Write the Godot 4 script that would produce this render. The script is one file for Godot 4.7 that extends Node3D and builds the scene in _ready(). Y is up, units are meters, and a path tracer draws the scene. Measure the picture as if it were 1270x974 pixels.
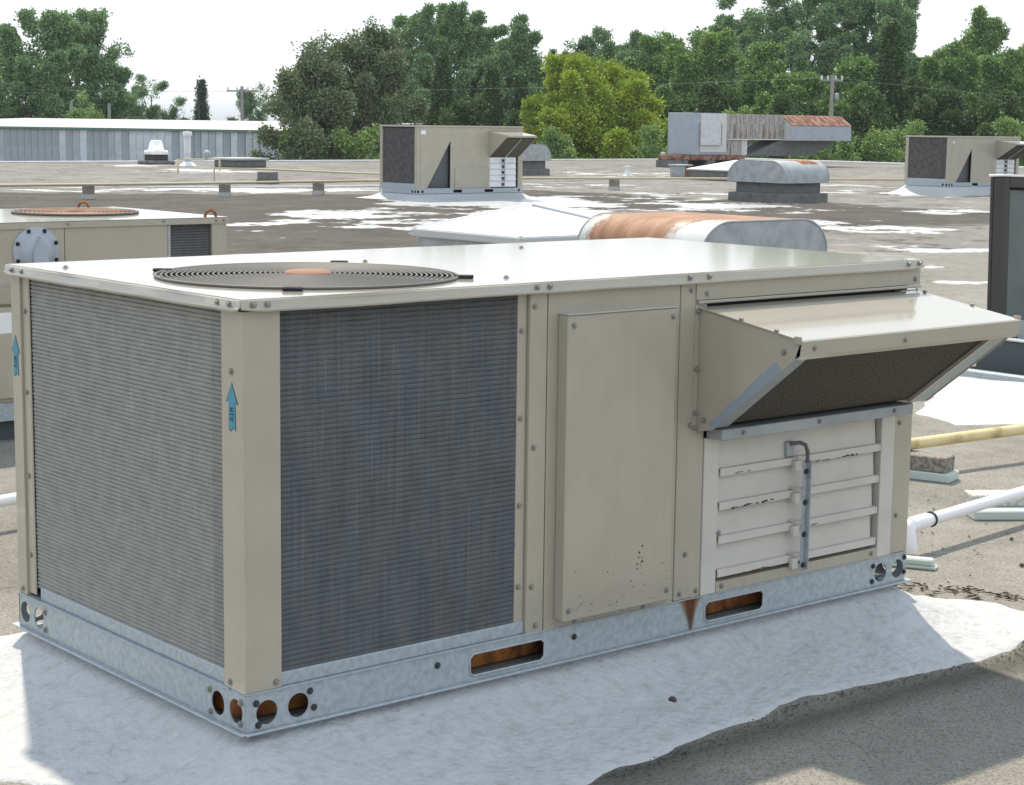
extends Node3D
# Rooftop with packaged air conditioning units. World axes follow the units: x along their long side, -z away behind them, y up, metres; the roof surface is y = 0.

var taken := {}
var M := {}
var rng := RandomNumberGenerator.new()
var screw_mesh: ArrayMesh


func _ready():
	# ---------------------------------------------------------------- camera, sky, sun, exposure
	var cam := Camera3D.new()
	cam.name = "camera"
	cam.fov = 24.014
	cam.near = 0.05
	cam.far = 4000.0
	cam.transform = Transform3D(Basis(Vector3(0.76657, 0.012862, 0.642032), Vector3(0.083345, 0.98935, -0.119333), Vector3(-0.636729, 0.144987, 0.757334)).orthonormalized(), Vector3(-1.974, 1.404, 3.199))
	add_child(cam)
	cam.current = true
	var env := Environment.new()
	env.background_mode = Environment.BG_SKY
	var sky := Sky.new()
	var sm := ProceduralSkyMaterial.new()
	sm.sky_top_color = Color(0.87, 0.925, 0.985)
	sm.sky_horizon_color = Color(0.985, 0.99, 1.0)
	sm.sky_curve = 0.17
	sm.sky_energy_multiplier = 1.09
	sm.ground_bottom_color = Color(0.4, 0.4, 0.38)
	sm.ground_horizon_color = Color(0.8, 0.82, 0.83)
	sm.sun_angle_max = 0.0
	sky.sky_material = sm
	env.sky = sky
	env.tonemap_mode = Environment.TONE_MAPPER_LINEAR
	env.tonemap_exposure = 1.0
	env.sdfgi_enabled = true
	env.ssao_enabled = true
	env.ssil_enabled = true
	env.fog_enabled = true
	env.fog_density = 0.0003
	env.fog_light_color = Color(0.86, 0.9, 0.93)
	var we := WorldEnvironment.new()
	we.name = "world_environment"
	we.environment = env
	add_child(we)
	var sun := DirectionalLight3D.new()
	sun.name = "sun"
	sun.light_energy = 1.55
	sun.light_color = Color(1.0, 0.955, 0.87)
	sun.light_angular_distance = 1.4
	sun.shadow_enabled = true
	sun.basis = Basis.looking_at(Vector3(-0.4, -1.53, 0.91).normalized(), Vector3.UP)
	add_child(sun)

	make_materials()
	build_ground_and_roof()
	build_main_unit()
	build_left_unit()
	build_far_units()
	build_vents()
	build_hatch()
	build_pipes()
	build_far_building()
	build_poles()
	build_trees()
	build_debris()


# ==================================================================== naming helpers
func numbered(called: String) -> String:
	if not taken.has(called):
		taken[called] = 0
		return called
	taken[called] += 1
	return "%s_%03d" % [called, taken[called]]


func tag(o: Node, label := "", category := "", group := "", kind := "") -> Node:
	if label: o.set_meta("label", label)
	if category: o.set_meta("category", category)
	if group: o.set_meta("group", group)
	if kind: o.set_meta("kind", kind)
	return o


func thing(called: String, label: String, category: String, at := Vector3.ZERO, group := "", turn := 0.0) -> Node3D:
	var o := Node3D.new()
	o.name = numbered(called)
	add_child(o)
	o.position = at
	o.rotation.y = turn
	tag(o, label, category, group)
	return o


func part(parent: Node, called: String, mesh: Mesh, mat: Material, at := Vector3.ZERO, rot := Vector3.ZERO) -> MeshInstance3D:
	var o := MeshInstance3D.new()
	o.mesh = mesh
	o.material_override = mat
	o.name = numbered(called) if parent == self else called
	parent.add_child(o, true)
	o.position = at
	o.rotation = rot
	return o


func copy(o: Node3D, label := "") -> Node3D:
	var c: Node3D = o.duplicate()
	c.name = numbered(String(o.name).rstrip("_0123456789"))
	add_child(c)
	if label: c.set_meta("label", label)
	return c


# ==================================================================== mesh helpers
class MB:
	var st := SurfaceTool.new()
	var n := 0

	func _init(smooth := false):
		st.begin(Mesh.PRIMITIVE_TRIANGLES)
		sm(smooth)

	func sm(on: bool) -> MB:
		st.set_smooth_group(1 if on else -1)
		return self

	func tri(a: Vector3, b: Vector3, c: Vector3, ua := Vector2.ZERO, ub := Vector2.ZERO, uc := Vector2.ZERO):
		st.set_uv(ua); st.add_vertex(a)
		st.set_uv(ub); st.add_vertex(b)
		st.set_uv(uc); st.add_vertex(c)
		n += 1

	func quad(a: Vector3, b: Vector3, c: Vector3, d: Vector3, ua := Vector2(0, 0), ub := Vector2(1, 0), uc := Vector2(1, 1), ud := Vector2(0, 1)):
		tri(a, b, c, ua, ub, uc)
		tri(a, c, d, ua, uc, ud)

	func box(lo: Vector3, hi: Vector3, ch := 0.0) -> MB:
		if ch <= 0.0:
			var p := []
			for i in 8:
				p.append(Vector3(hi.x if i & 1 else lo.x, hi.y if i & 2 else lo.y, hi.z if i & 4 else lo.z))
			for f in [[0, 2, 3, 1], [4, 5, 7, 6], [0, 1, 5, 4], [2, 6, 7, 3], [0, 4, 6, 2], [1, 3, 7, 5]]:
				quad(p[f[0]], p[f[1]], p[f[2]], p[f[3]])
			return self
		ch = minf(ch, 0.49 * minf(hi.x - lo.x, minf(hi.y - lo.y, hi.z - lo.z)))
		var c := (lo + hi) / 2
		var h := (hi - lo) / 2
		for ax in 3:
			for s in [-1.0, 1.0]:
				var u := (ax + 1) % 3
				var v := (ax + 2) % 3
				var q := []
				for k in [[-1, -1], [1, -1], [1, 1], [-1, 1]]:
					var p := Vector3.ZERO
					p[ax] = h[ax] * s
					p[u] = (h[u] - ch) * k[0]
					p[v] = (h[v] - ch) * k[1]
					q.append(c + p)
				if s < 0: quad(q[0], q[1], q[2], q[3])
				else: quad(q[3], q[2], q[1], q[0])
		for ax in 3:
			var u := (ax + 1) % 3
			var v := (ax + 2) % 3
			for su in [-1.0, 1.0]:
				for sv in [-1.0, 1.0]:
					var e := []
					for k in [[-1, 0], [1, 0], [1, 1], [-1, 1]]:
						var p := Vector3.ZERO
						p[ax] = (h[ax] - ch) * k[0]
						p[u] = (h[u] - (ch if k[1] else 0.0)) * su
						p[v] = (h[v] - (0.0 if k[1] else ch)) * sv
						e.append(c + p)
					if su * sv < 0: quad(e[0], e[1], e[2], e[3])
					else: quad(e[3], e[2], e[1], e[0])
		for sx in [-1.0, 1.0]:
			for sy in [-1.0, 1.0]:
				for sz in [-1.0, 1.0]:
					var a := c + Vector3(h.x * sx, (h.y - ch) * sy, (h.z - ch) * sz)
					var b := c + Vector3((h.x - ch) * sx, h.y * sy, (h.z - ch) * sz)
					var d := c + Vector3((h.x - ch) * sx, (h.y - ch) * sy, h.z * sz)
					if sx * sy * sz > 0: tri(a, d, b)
					else: tri(a, b, d)
		return self

	func ring(c: Vector3, x: Vector3, y: Vector3, r: float, k: int) -> Array:
		var o := []
		for i in k:
			var a := TAU * i / k
			o.append(c + (x * cos(a) + y * sin(a)) * r)
		return o

	func tube(pts: Array, r: float, k := 8, caps := true, r_end := -1.0) -> MB:
		st.set_smooth_group(1)
		var prev := []
		var x := Vector3.ZERO
		for i in pts.size():
			var d: Vector3
			if i == 0: d = (pts[1] - pts[0]).normalized()
			elif i == pts.size() - 1: d = (pts[i] - pts[i - 1]).normalized()
			else: d = ((pts[i] - pts[i - 1]).normalized() + (pts[i + 1] - pts[i]).normalized()).normalized()
			if i == 0: x = d.cross(Vector3.UP if absf(d.y) < 0.9 else Vector3.RIGHT).normalized()
			else: x = (x - d * x.dot(d)).normalized()
			var rr := r if r_end < 0 else lerpf(r, r_end, float(i) / (pts.size() - 1))
			var g := ring(pts[i], x, d.cross(x), rr, k)
			if i > 0:
				for j in k:
					quad(prev[j], prev[(j + 1) % k], g[(j + 1) % k], g[j])
			if caps and (i == 0 or i == pts.size() - 1):
				st.set_smooth_group(-1)
				for j in range(1, k - 1):
					if i == 0: tri(g[0], g[j + 1], g[j])
					else: tri(g[0], g[j], g[j + 1])
				st.set_smooth_group(1)
			prev = g
		st.set_smooth_group(-1)
		return self

	func lathe(prof: Array, k := 24, c := Vector3.ZERO, axis := Vector3.UP) -> MB:   # prof: Vector2(radius, along the axis)
		var x := axis.cross(Vector3.RIGHT if absf(axis.x) < 0.9 else Vector3.UP).normalized()
		var y := axis.cross(x)
		for i in prof.size() - 1:
			for j in k:
				var a := TAU * j / k
				var b := TAU * (j + 1) / k
				var da := x * cos(a) + y * sin(a)
				var db := x * cos(b) + y * sin(b)
				var p0: Vector2 = prof[i]
				var p1: Vector2 = prof[i + 1]
				var q := [c + da * p0.x + axis * p0.y, c + db * p0.x + axis * p0.y, c + db * p1.x + axis * p1.y, c + da * p1.x + axis * p1.y]
				if p0.x < 1e-5: tri(q[0], q[2], q[3])
				elif p1.x < 1e-5: tri(q[0], q[1], q[2])
				else: quad(q[0], q[1], q[2], q[3])
		return self

	func prism(poly: Array, axis: int, lo: float, hi: float, round_sides := false) -> MB:   # poly in the two other axes, in the order (axis+1, axis+2)
		var pk := PackedVector2Array(poly)
		if Geometry2D.is_polygon_clockwise(pk): pk.reverse()
		var u := (axis + 1) % 3
		var v := (axis + 2) % 3
		var at := func(p: Vector2, h: float) -> Vector3:
			var q := Vector3.ZERO
			q[axis] = h; q[u] = p.x; q[v] = p.y
			return q
		var idx := Geometry2D.triangulate_polygon(pk)
		for i in range(0, idx.size(), 3):
			tri(at.call(pk[idx[i]], hi), at.call(pk[idx[i + 2]], hi), at.call(pk[idx[i + 1]], hi), pk[idx[i]], pk[idx[i + 2]], pk[idx[i + 1]])
			tri(at.call(pk[idx[i]], lo), at.call(pk[idx[i + 1]], lo), at.call(pk[idx[i + 2]], lo), pk[idx[i]], pk[idx[i + 1]], pk[idx[i + 2]])
		if round_sides: st.set_smooth_group(1)
		var run := 0.0
		for i in pk.size():
			var a := pk[i]
			var b := pk[(i + 1) % pk.size()]
			var l := a.distance_to(b)
			quad(at.call(a, lo), at.call(a, hi), at.call(b, hi), at.call(b, lo), Vector2(run, lo), Vector2(run, hi), Vector2(run + l, hi), Vector2(run + l, lo))
			run += l
		st.set_smooth_group(-1)
		return self

	# a sheet in the plane of ex and ey (origin o), size w x h, thickness t towards -ez, with convex holes [cx, cy, half width, half height, corner radius]
	func plate(o: Vector3, ex: Vector3, ey: Vector3, w: float, h: float, t: float, holes: Array) -> MB:
		var ez := ex.cross(ey)
		holes = holes.duplicate()
		holes.sort_custom(func(a, b): return a[0] < b[0])
		var P := func(x: float, y: float, z: float) -> Vector3: return o + ex * x + ey * y - ez * z
		var slab := func(x0: float, ya0: float, yb0: float, x1: float, ya1: float, yb1: float):
			quad(P.call(x0, ya0, 0), P.call(x0, yb0, 0), P.call(x1, yb1, 0), P.call(x1, ya1, 0), Vector2(x0, ya0), Vector2(x0, yb0), Vector2(x1, yb1), Vector2(x1, ya1))
			quad(P.call(x0, ya0, t), P.call(x1, ya1, t), P.call(x1, yb1, t), P.call(x0, yb0, t), Vector2(x0, ya0), Vector2(x1, ya1), Vector2(x1, yb1), Vector2(x0, yb0))
		var x := 0.0
		for q in holes:
			var cx: float = q[0]
			var cy: float = q[1]
			var a: float = q[2]
			var b: float = q[3]
			var rad: float = q[4]
			if cx - a > x: slab.call(x, 0.0, h, cx - a, 0.0, h)
			var xs := []
			var n_arc := 7
			for i in n_arc + 1: xs.append(-a + rad * (1.0 - cos(PI / 2 * i / n_arc)))
			for i in n_arc + 1: xs.append(a - rad * (1.0 - cos(PI / 2 * (n_arc - i) / n_arc)))
			var half := func(dx: float) -> float:
				var e := absf(dx) - (a - rad)
				return b if e <= 0 else b - rad + sqrt(maxf(0.0, rad * rad - e * e))
			for i in xs.size() - 1:
				var u0: float = xs[i]
				var u1: float = xs[i + 1]
				if u1 - u0 < 1e-6: continue
				var h0: float = half.call(u0)
				var h1: float = half.call(u1)
				slab.call(cx + u0, cy + h0, h, cx + u1, cy + h1, h)
				slab.call(cx + u0, 0.0, cy - h0, cx + u1, 0.0, cy - h1)
				quad(P.call(cx + u0, cy + h0, 0), P.call(cx + u0, cy + h0, t), P.call(cx + u1, cy + h1, t), P.call(cx + u1, cy + h1, 0))
				quad(P.call(cx + u0, cy - h0, 0), P.call(cx + u1, cy - h1, 0), P.call(cx + u1, cy - h1, t), P.call(cx + u0, cy - h0, t))
			x = cx + a
		if x < w: slab.call(x, 0.0, h, w, 0.0, h)
		quad(P.call(0, 0, 0), P.call(w, 0, 0), P.call(w, 0, t), P.call(0, 0, t))
		quad(P.call(0, h, 0), P.call(0, h, t), P.call(w, h, t), P.call(w, h, 0))
		quad(P.call(0, 0, 0), P.call(0, 0, t), P.call(0, h, t), P.call(0, h, 0))
		quad(P.call(w, 0, 0), P.call(w, h, 0), P.call(w, h, t), P.call(w, 0, t))
		return self

	func done() -> ArrayMesh:
		st.generate_normals()
		return st.commit()


func mb(smooth := false) -> MB:
	return MB.new(smooth)


func bx(lo: Vector3, hi: Vector3, ch := 0.0) -> ArrayMesh:
	return MB.new().box(lo, hi, ch).done()


func v3(x: float, y: float, z: float) -> Vector3:
	return Vector3(x, y, z)


# ==================================================================== materials
func lin(r: float, g: float, b: float) -> Color:      # a real-world base colour as the sRGB colour the material wants
	return Color(r, g, b).linear_to_srgb()


func noise(freq: float, seed: int, oct := 4, kind := FastNoiseLite.TYPE_SIMPLEX_SMOOTH) -> FastNoiseLite:
	var f := FastNoiseLite.new()
	f.noise_type = kind
	f.frequency = freq
	f.seed = seed
	f.fractal_octaves = oct
	return f


func ntex(freq: float, seed: int, cols: Array, offs: Array, size := 512, oct := 5, kind := FastNoiseLite.TYPE_SIMPLEX_SMOOTH) -> NoiseTexture2D:
	var t := NoiseTexture2D.new()
	t.width = size
	t.height = size
	t.seamless = true
	t.noise = noise(freq, seed, oct, kind)
	var g := Gradient.new()
	g.colors = PackedColorArray(cols)
	g.offsets = PackedFloat32Array(offs)
	t.color_ramp = g
	return t


func ntex_normal(freq: float, seed: int, strength: float, size := 512, oct := 4) -> NoiseTexture2D:
	var t := NoiseTexture2D.new()
	t.width = size
	t.height = size
	t.seamless = true
	t.as_normal_map = true
	t.bump_strength = strength
	t.noise = noise(freq, seed, oct)
	return t


func bake(w: int, h: int, f: Callable) -> ImageTexture:     # f(x, y) in 0..1 gives a linear colour
	var b := PackedByteArray()
	b.resize(w * h * 3)
	var k := 0
	for j in h:
		for i in w:
			var c: Color = (f.call((i + 0.5) / w, (j + 0.5) / h) as Color).linear_to_srgb()
			b[k] = clampi(int(c.r * 255.0), 0, 255)
			b[k + 1] = clampi(int(c.g * 255.0), 0, 255)
			b[k + 2] = clampi(int(c.b * 255.0), 0, 255)
			k += 3
	return ImageTexture.create_from_image(Image.create_from_data(w, h, false, Image.FORMAT_RGB8, b))


func mat(called: String, col: Color, rough := 0.8, metal := 0.0, tex: Texture2D = null, scale := 1.0, nrm: Texture2D = null, nscale := 0.4) -> StandardMaterial3D:
	var m := StandardMaterial3D.new()
	m.resource_name = called
	m.albedo_color = col
	m.roughness = rough
	m.metallic = metal
	if tex:
		m.albedo_texture = tex
	if tex or nrm:
		m.uv1_triplanar = true
		m.uv1_scale = Vector3.ONE * scale
	if nrm:
		m.normal_enabled = true
		m.normal_texture = nrm
		m.normal_scale = nscale
	M[called] = m
	return m


func two_tone(c: Color, dark: float, freq: float, seed: int, size := 512) -> NoiseTexture2D:
	var d := Color(c.r * dark, c.g * dark, c.b * dark)
	return ntex(freq, seed, [d.linear_to_srgb(), c.lerp(d, 0.25).linear_to_srgb(), c.linear_to_srgb()], [0.2, 0.45, 0.75], size)


func make_materials():
	rng.seed = 7
	var tan := Color(0.395, 0.362, 0.292)
	var nt := noise(3.0, 90, 4)
	var nu := noise(22.0, 91, 3)
	var paint := bake(512, 512, func(x: float, y: float) -> Color:
		# the tile mirrors itself, so that its borders meet
		var mx := 1.0 - absf(2.0 * x - 1.0)
		var my := 1.0 - absf(2.0 * y - 1.0)
		var k := 1.0 + 0.07 * nt.get_noise_2d(mx, my) + 0.03 * nu.get_noise_2d(mx * 2.0, my * 0.12) + 0.02 * nu.get_noise_2d(mx * 4.0 + 7.0, my * 4.0)
		var w := clampf(nt.get_noise_2d(mx * 2.0 + 5.0, my * 2.0) * 0.6, 0.0, 0.13)
		return Color(tan.r * k, tan.g * k, tan.b * k).lerp(Color(0.36, 0.31, 0.22), w))
	mat("tan", Color.WHITE, 0.33, 0.0, paint, 0.55, ntex_normal(0.012, 2, 2.0), 0.12)
	M.tan.clearcoat_enabled = true
	M.tan.clearcoat = 1.0
	M.tan.clearcoat_roughness = 0.08
	mat("tan_plain", Color.WHITE, 0.55, 0.0, two_tone(tan * 0.93, 0.85, 0.01, 3), 0.6)
	mat("damper", Color.WHITE, 0.55, 0.0, two_tone(Color(0.58, 0.55, 0.5), 0.93, 0.01, 4), 1.1)
	var galv := ntex(0.05, 5, [lin(0.33, 0.38, 0.41), lin(0.38, 0.43, 0.46), lin(0.43, 0.48, 0.51)], [0.2, 0.5, 0.8], 512, 4)
	mat("galvanized", Color.WHITE, 0.42, 0.25, galv, 1.6, ntex_normal(0.02, 6, 1.5), 0.2)
	mat("galvanized_dull", Color.WHITE, 0.6, 0.1, ntex(0.02, 7, [lin(0.31, 0.33, 0.34), lin(0.36, 0.385, 0.395), lin(0.41, 0.43, 0.44)], [0.2, 0.5, 0.8]), 0.5)
	mat("screw", lin(0.3, 0.29, 0.27), 0.4, 0.5)
	mat("dark_metal", lin(0.045, 0.043, 0.04), 0.6, 0.1)
	mat("hook_grey", lin(0.11, 0.11, 0.105), 0.6, 0.1)
	mat("black", lin(0.015, 0.015, 0.016), 0.7)
	mat("guard_wire", lin(0.13, 0.125, 0.118), 0.6, 0.2)
	mat("fan_blade", lin(0.12, 0.11, 0.1), 0.6, 0.2)
	mat("rust", Color.WHITE, 0.9, 0.0, ntex(0.012, 8, [lin(0.1, 0.035, 0.012), lin(0.27, 0.1, 0.03), lin(0.42, 0.17, 0.06)], [0.2, 0.5, 0.85]), 1.4, ntex_normal(0.05, 9, 3.0), 0.4)
	mat("rust_pan", Color.WHITE, 0.85, 0.0, ntex(0.012, 10, [lin(0.1, 0.035, 0.01), lin(0.26, 0.09, 0.02), lin(0.38, 0.15, 0.035)], [0.2, 0.5, 0.85]), 2.0)
	mat("rust_orange", lin(0.3, 0.15, 0.095), 0.85)
	mat("rust_pale", Color.WHITE, 0.85, 0.0, ntex(0.012, 63, [lin(0.2, 0.11, 0.07), lin(0.36, 0.22, 0.15)], [0.3, 0.75]), 1.5)
	mat("rust_halo", lin(0.36, 0.3, 0.17), 0.7)
	mat("rust_dark", lin(0.1, 0.055, 0.035), 0.9)
	mat("filter", Color.WHITE, 0.75, 0.2, ntex(0.09, 11, [lin(0.03, 0.026, 0.018), lin(0.075, 0.064, 0.047), lin(0.13, 0.112, 0.082)], [0.3, 0.5, 0.75], 512, 2), 3.0, ntex_normal(0.15, 12, 6.0), 1.0)
	mat("sealant", lin(0.27, 0.31, 0.35), 0.6)
	mat("arrow_blue", lin(0.06, 0.27, 0.36), 0.5)
	mat("arrow_ink", lin(0.008, 0.06, 0.12), 0.6)
	mat("pvc", lin(0.82, 0.82, 0.84), 0.35)
	mat("gas_yellow", Color.WHITE, 0.5, 0.0, ntex(0.01, 13, [lin(0.42, 0.3, 0.14), lin(0.66, 0.53, 0.26), lin(0.72, 0.6, 0.33)], [0.22, 0.36, 0.8]), 0.9)
	mat("gas_faded", lin(0.5, 0.43, 0.29), 0.6)
	mat("mint_foam", lin(0.5, 0.57, 0.53), 0.85)
	mat("wood", Color.WHITE, 0.9, 0.0, ntex(0.02, 14, [lin(0.16, 0.14, 0.12), lin(0.32, 0.29, 0.25)], [0.25, 0.75]), 4.0)
	mat("weathered_wood", Color.WHITE, 0.9, 0.0, ntex(0.02, 15, [lin(0.4, 0.38, 0.35), lin(0.62, 0.6, 0.57)], [0.25, 0.75]), 4.0)
	mat("white_paint", Color.WHITE, 0.5, 0.0, two_tone(Color(0.8, 0.81, 0.82), 0.9, 0.02, 16), 0.7)
	mat("skylight_white", lin(0.88, 0.89, 0.9), 0.25)
	mat("aluminium", lin(0.5, 0.51, 0.52), 0.4, 0.5)
	mat("label_white", lin(0.78, 0.78, 0.77), 0.6)
	mat("hatch_dark", lin(0.045, 0.042, 0.038), 0.6)
	mat("hatch_panel", Color.WHITE, 0.5, 0.0, two_tone(Color(0.13, 0.155, 0.145), 0.85, 0.01, 17), 0.6)
	mat("hatch_curb", lin(0.06, 0.075, 0.08), 0.7)
	mat("curb_grey", Color.WHITE, 0.85, 0.0, two_tone(Color(0.17, 0.17, 0.165), 0.75, 0.015, 18), 0.6)
	mat("cabinet_grey", Color.WHITE, 0.5, 0.1, two_tone(Color(0.38, 0.42, 0.47), 0.92, 0.01, 19), 0.5)
	mat("cabinet_white", Color.WHITE, 0.55, 0.0, two_tone(Color(0.64, 0.64, 0.63), 0.85, 0.015, 20), 0.6)
	mat("bark", Color.WHITE, 0.95, 0.0, two_tone(Color(0.16, 0.14, 0.115), 0.6, 0.05, 21), 0.6)
	mat("ground_grass", Color.WHITE, 1.0, 0.0, two_tone(Color(0.08, 0.1, 0.04), 0.6, 0.01, 22), 0.05)
	mat("concrete_wall", lin(0.3, 0.29, 0.27), 0.9)
	mat("pole_wood", lin(0.33, 0.32, 0.3), 0.9)
	mat("wire", lin(0.2, 0.21, 0.21), 0.6)
	mat("metal_roof", Color.WHITE, 0.55, 0.1, two_tone(Color(0.42, 0.42, 0.41), 0.9, 0.01, 23), 0.2)
	mat("fascia", lin(0.16, 0.3, 0.29), 0.5)
	for i in 5:
		var k: float = [0.5, 0.58, 0.66, 0.42, 0.74][i]
		mat("siding_%d" % i, Color.WHITE, 0.5, 0.2, ntex(0.015, 30 + i, [lin(k * 0.8, k * 0.86, k * 0.95), lin(k * 0.98, k * 1.03, k * 1.12)], [0.25, 0.75], 256), 0.5)
	# membrane and dirt
	var memb := mat("membrane", Color.WHITE, 0.7, 0.0, ntex(0.02, 40, [lin(0.4, 0.398, 0.38), lin(0.465, 0.47, 0.477), lin(0.5, 0.508, 0.52)], [0.12, 0.3, 0.6], 1024, 6), 0.8, ntex_normal(0.045, 41, 7.0, 1024, 5), 0.5)
	mat("moss_dirt", Color.WHITE, 1.0, 0.0, ntex(0.02, 42, [lin(0.035, 0.035, 0.025), lin(0.13, 0.125, 0.09)], [0.3, 0.75]), 2.5)
	mat("litter", lin(0.06, 0.045, 0.03), 1.0)
	mat("pebble", lin(0.06, 0.055, 0.05), 0.9)
	# coils: a paler and a darker fin texture, each with its own streaks of dirt and washed fins
	var na := noise(9.0, 50, 4)
	var nb := noise(26.0, 51, 3)
	var streaks := []      # washed and bent fins: x, top, bottom, strength, width
	rng.seed = 515
	for i in 46:
		var y0 := rng.randf_range(0.02, 0.75)
		streaks.append([rng.randf(), y0, y0 + rng.randf_range(0.04, 0.3), rng.randf_range(0.25, 1.0), rng.randf_range(0.0012, 0.0035)])
	var line_of := func(x: float, y: float, shift: float) -> float:
		var k := 0.0
		for s in streaks:
			var dx: float = absf(x - fposmod(s[0] + shift, 1.0)) / s[4]
			if dx < 1.0 and y > s[1] and y < s[2]:
				k += s[3] * (1.0 - dx) * clampf(0.6 + 1.4 * nb.get_noise_2d(x * 40.0, y * 6.0), 0.0, 1.0)
		return k
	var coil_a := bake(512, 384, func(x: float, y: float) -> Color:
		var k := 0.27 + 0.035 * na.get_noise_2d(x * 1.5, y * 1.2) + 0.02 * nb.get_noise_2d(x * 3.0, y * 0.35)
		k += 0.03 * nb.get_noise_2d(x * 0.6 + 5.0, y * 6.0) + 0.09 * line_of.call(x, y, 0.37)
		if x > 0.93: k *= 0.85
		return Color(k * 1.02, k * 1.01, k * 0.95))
	var ca := mat("coil_pale", Color.WHITE, 0.6, 0.15)
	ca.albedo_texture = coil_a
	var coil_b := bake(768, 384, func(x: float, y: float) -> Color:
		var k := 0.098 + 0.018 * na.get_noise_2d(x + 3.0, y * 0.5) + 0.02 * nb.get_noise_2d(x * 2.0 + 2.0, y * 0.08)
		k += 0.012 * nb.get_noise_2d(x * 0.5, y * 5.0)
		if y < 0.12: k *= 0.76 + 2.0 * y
		var b := clampf(0.6 + 0.7 * na.get_noise_2d(x * 0.9 + 8.0, y * 0.25), 0.0, 1.0)  # share of bluish sky reflection mixed into the fin colour
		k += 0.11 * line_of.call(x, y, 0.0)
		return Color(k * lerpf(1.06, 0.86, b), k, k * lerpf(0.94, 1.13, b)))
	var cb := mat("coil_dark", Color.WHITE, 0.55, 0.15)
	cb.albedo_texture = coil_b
	mat("coil_far", Color.WHITE, 0.8, 0.0, ntex(0.02, 52, [lin(0.07, 0.065, 0.062), lin(0.12, 0.11, 0.105)], [0.25, 0.75]), 0.8)
	# rusty painted sheets
	var nr := noise(1.0, 60, 5)
	var ns := noise(1.0, 61, 4)
	var rusty := bake(512, 512, func(x: float, y: float) -> Color:
		var n := nr.get_noise_2d(x * 5.0, y * 5.0) + 0.35 * nr.get_noise_2d(x * 26.0, y * 26.0)
		var st := ns.get_noise_2d(x * 16.0, y * 2.2)
		var c := Color(0.56, 0.57, 0.56) * (1.0 + 0.12 * ns.get_noise_2d(x * 9.0 + 3.0, y * 9.0))
		var r := clampf((0.98 - absf(y - 0.45) * 1.3 - absf(x - 0.4) * 1.25 + n * 0.3) * 5.0, 0.0, 1.0)
		var rc := Color(0.22, 0.1, 0.05).lerp(Color(0.36, 0.2, 0.115), clampf(0.5 + 0.8 * nr.get_noise_2d(x * 9.0 + 4.0, y * 5.0) + 0.3 * st, 0.0, 1.0))
		return c.lerp(rc, r))
	var rm := mat("rusty_barrel", Color.WHITE, 0.7, 0.0)
	rm.albedo_texture = rusty
	var streaky := bake(512, 256, func(x: float, y: float) -> Color:
		var st := ns.get_noise_2d(x * 14.0 + 11.0, y * 1.2) + 0.3 * nr.get_noise_2d(x * 40.0, y * 9.0)
		var c := Color(0.4, 0.38, 0.35) * (1.0 + 0.25 * ns.get_noise_2d(x * 6.0, y * 6.0))
		return c.lerp(Color(0.17, 0.08, 0.05), clampf((st - 0.05) * 2.2, 0.0, 0.85)))
	var si := Image.create(96, 64, false, Image.FORMAT_RGBA8)
	for y in 64:
		for x in 96:
			var u := (x + 0.5) / 96.0
			var v := (y + 0.5) / 64.0
			var half := lerpf(0.31, 0.045, pow(v, 0.6)) + 0.03 * nr.get_noise_2d(u * 30.0, v * 30.0)
			var dd := absf(u - 0.5 - 0.04 * v) / half
			var a := clampf((1.45 - dd) * 1.3, 0.0, 1.0) * clampf(1.15 - v * 0.55, 0.0, 1.0)
			var cc := Color(0.1, 0.035, 0.015).lerp(Color(0.34, 0.22, 0.09), clampf((dd - 0.5) * 1.6 + 0.4 * nr.get_noise_2d(u * 18.0, v * 18.0), 0.0, 1.0)).linear_to_srgb()
			cc.a = a * (1.0 if dd < 1.0 else 0.75)
			si.set_pixel(x, y, cc)
	var rr_m := mat("rust_run", Color.WHITE, 0.9)
	rr_m.albedo_texture = ImageTexture.create_from_image(si)
	rr_m.transparency = BaseMaterial3D.TRANSPARENCY_ALPHA
	mat("rust_streaked", Color.WHITE, 0.75, 0.0, streaky, 0.7)
	mat("rust_roofing", Color.WHITE, 0.75, 0.0, ntex(0.012, 62, [lin(0.13, 0.05, 0.03), lin(0.24, 0.1, 0.06), lin(0.38, 0.26, 0.19)], [0.3, 0.55, 0.85]), 0.6)
	var sc := mb()
	sc.lathe([Vector2(0.0078, 0.0), Vector2(0.0078, 0.0015), Vector2(0.0045, 0.0018)], 10, Vector3.ZERO, Vector3.BACK)
	sc.lathe([Vector2(0.0047, 0.0016), Vector2(0.0047, 0.0052), Vector2(0.0036, 0.0062), Vector2(0.0, 0.0063)], 6, Vector3.ZERO, Vector3.BACK)
	screw_mesh = sc.done()


func screws(parent: Node, pts: Array, face := Vector3.BACK):
	for p in pts:
		var o := part(parent, "screw", screw_mesh, M.screw, p)
		if face != Vector3.BACK:
			o.basis = Basis.looking_at(-face, Vector3.UP if absf(face.y) < 0.9 else Vector3.FORWARD)


# ==================================================================== ground and roof
const FAR_LINE := [[-30.0, 31.0], [-18.0, 33.0], [-9.55, 34.4], [-6.6, 34.65], [-4.4, 35.2], [-2.6, 35.6], [0.37, 38.8], [2.0, 37.6], [3.4, 35.3], [5.5, 34.8], [6.65, 33.1], [8.14, 31.7], [11.0, 31.0], [24.0, 33.0]]
const NEAR_LINE := [[-30.0, 15.0], [-18.0, 17.0], [-4.0, 18.0], [0.79, 22.1], [4.06, 24.4], [5.87, 26.3], [7.0, 27.2], [9.0, 29.2], [11.0, 31.0], [24.0, 36.0]]
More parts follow.
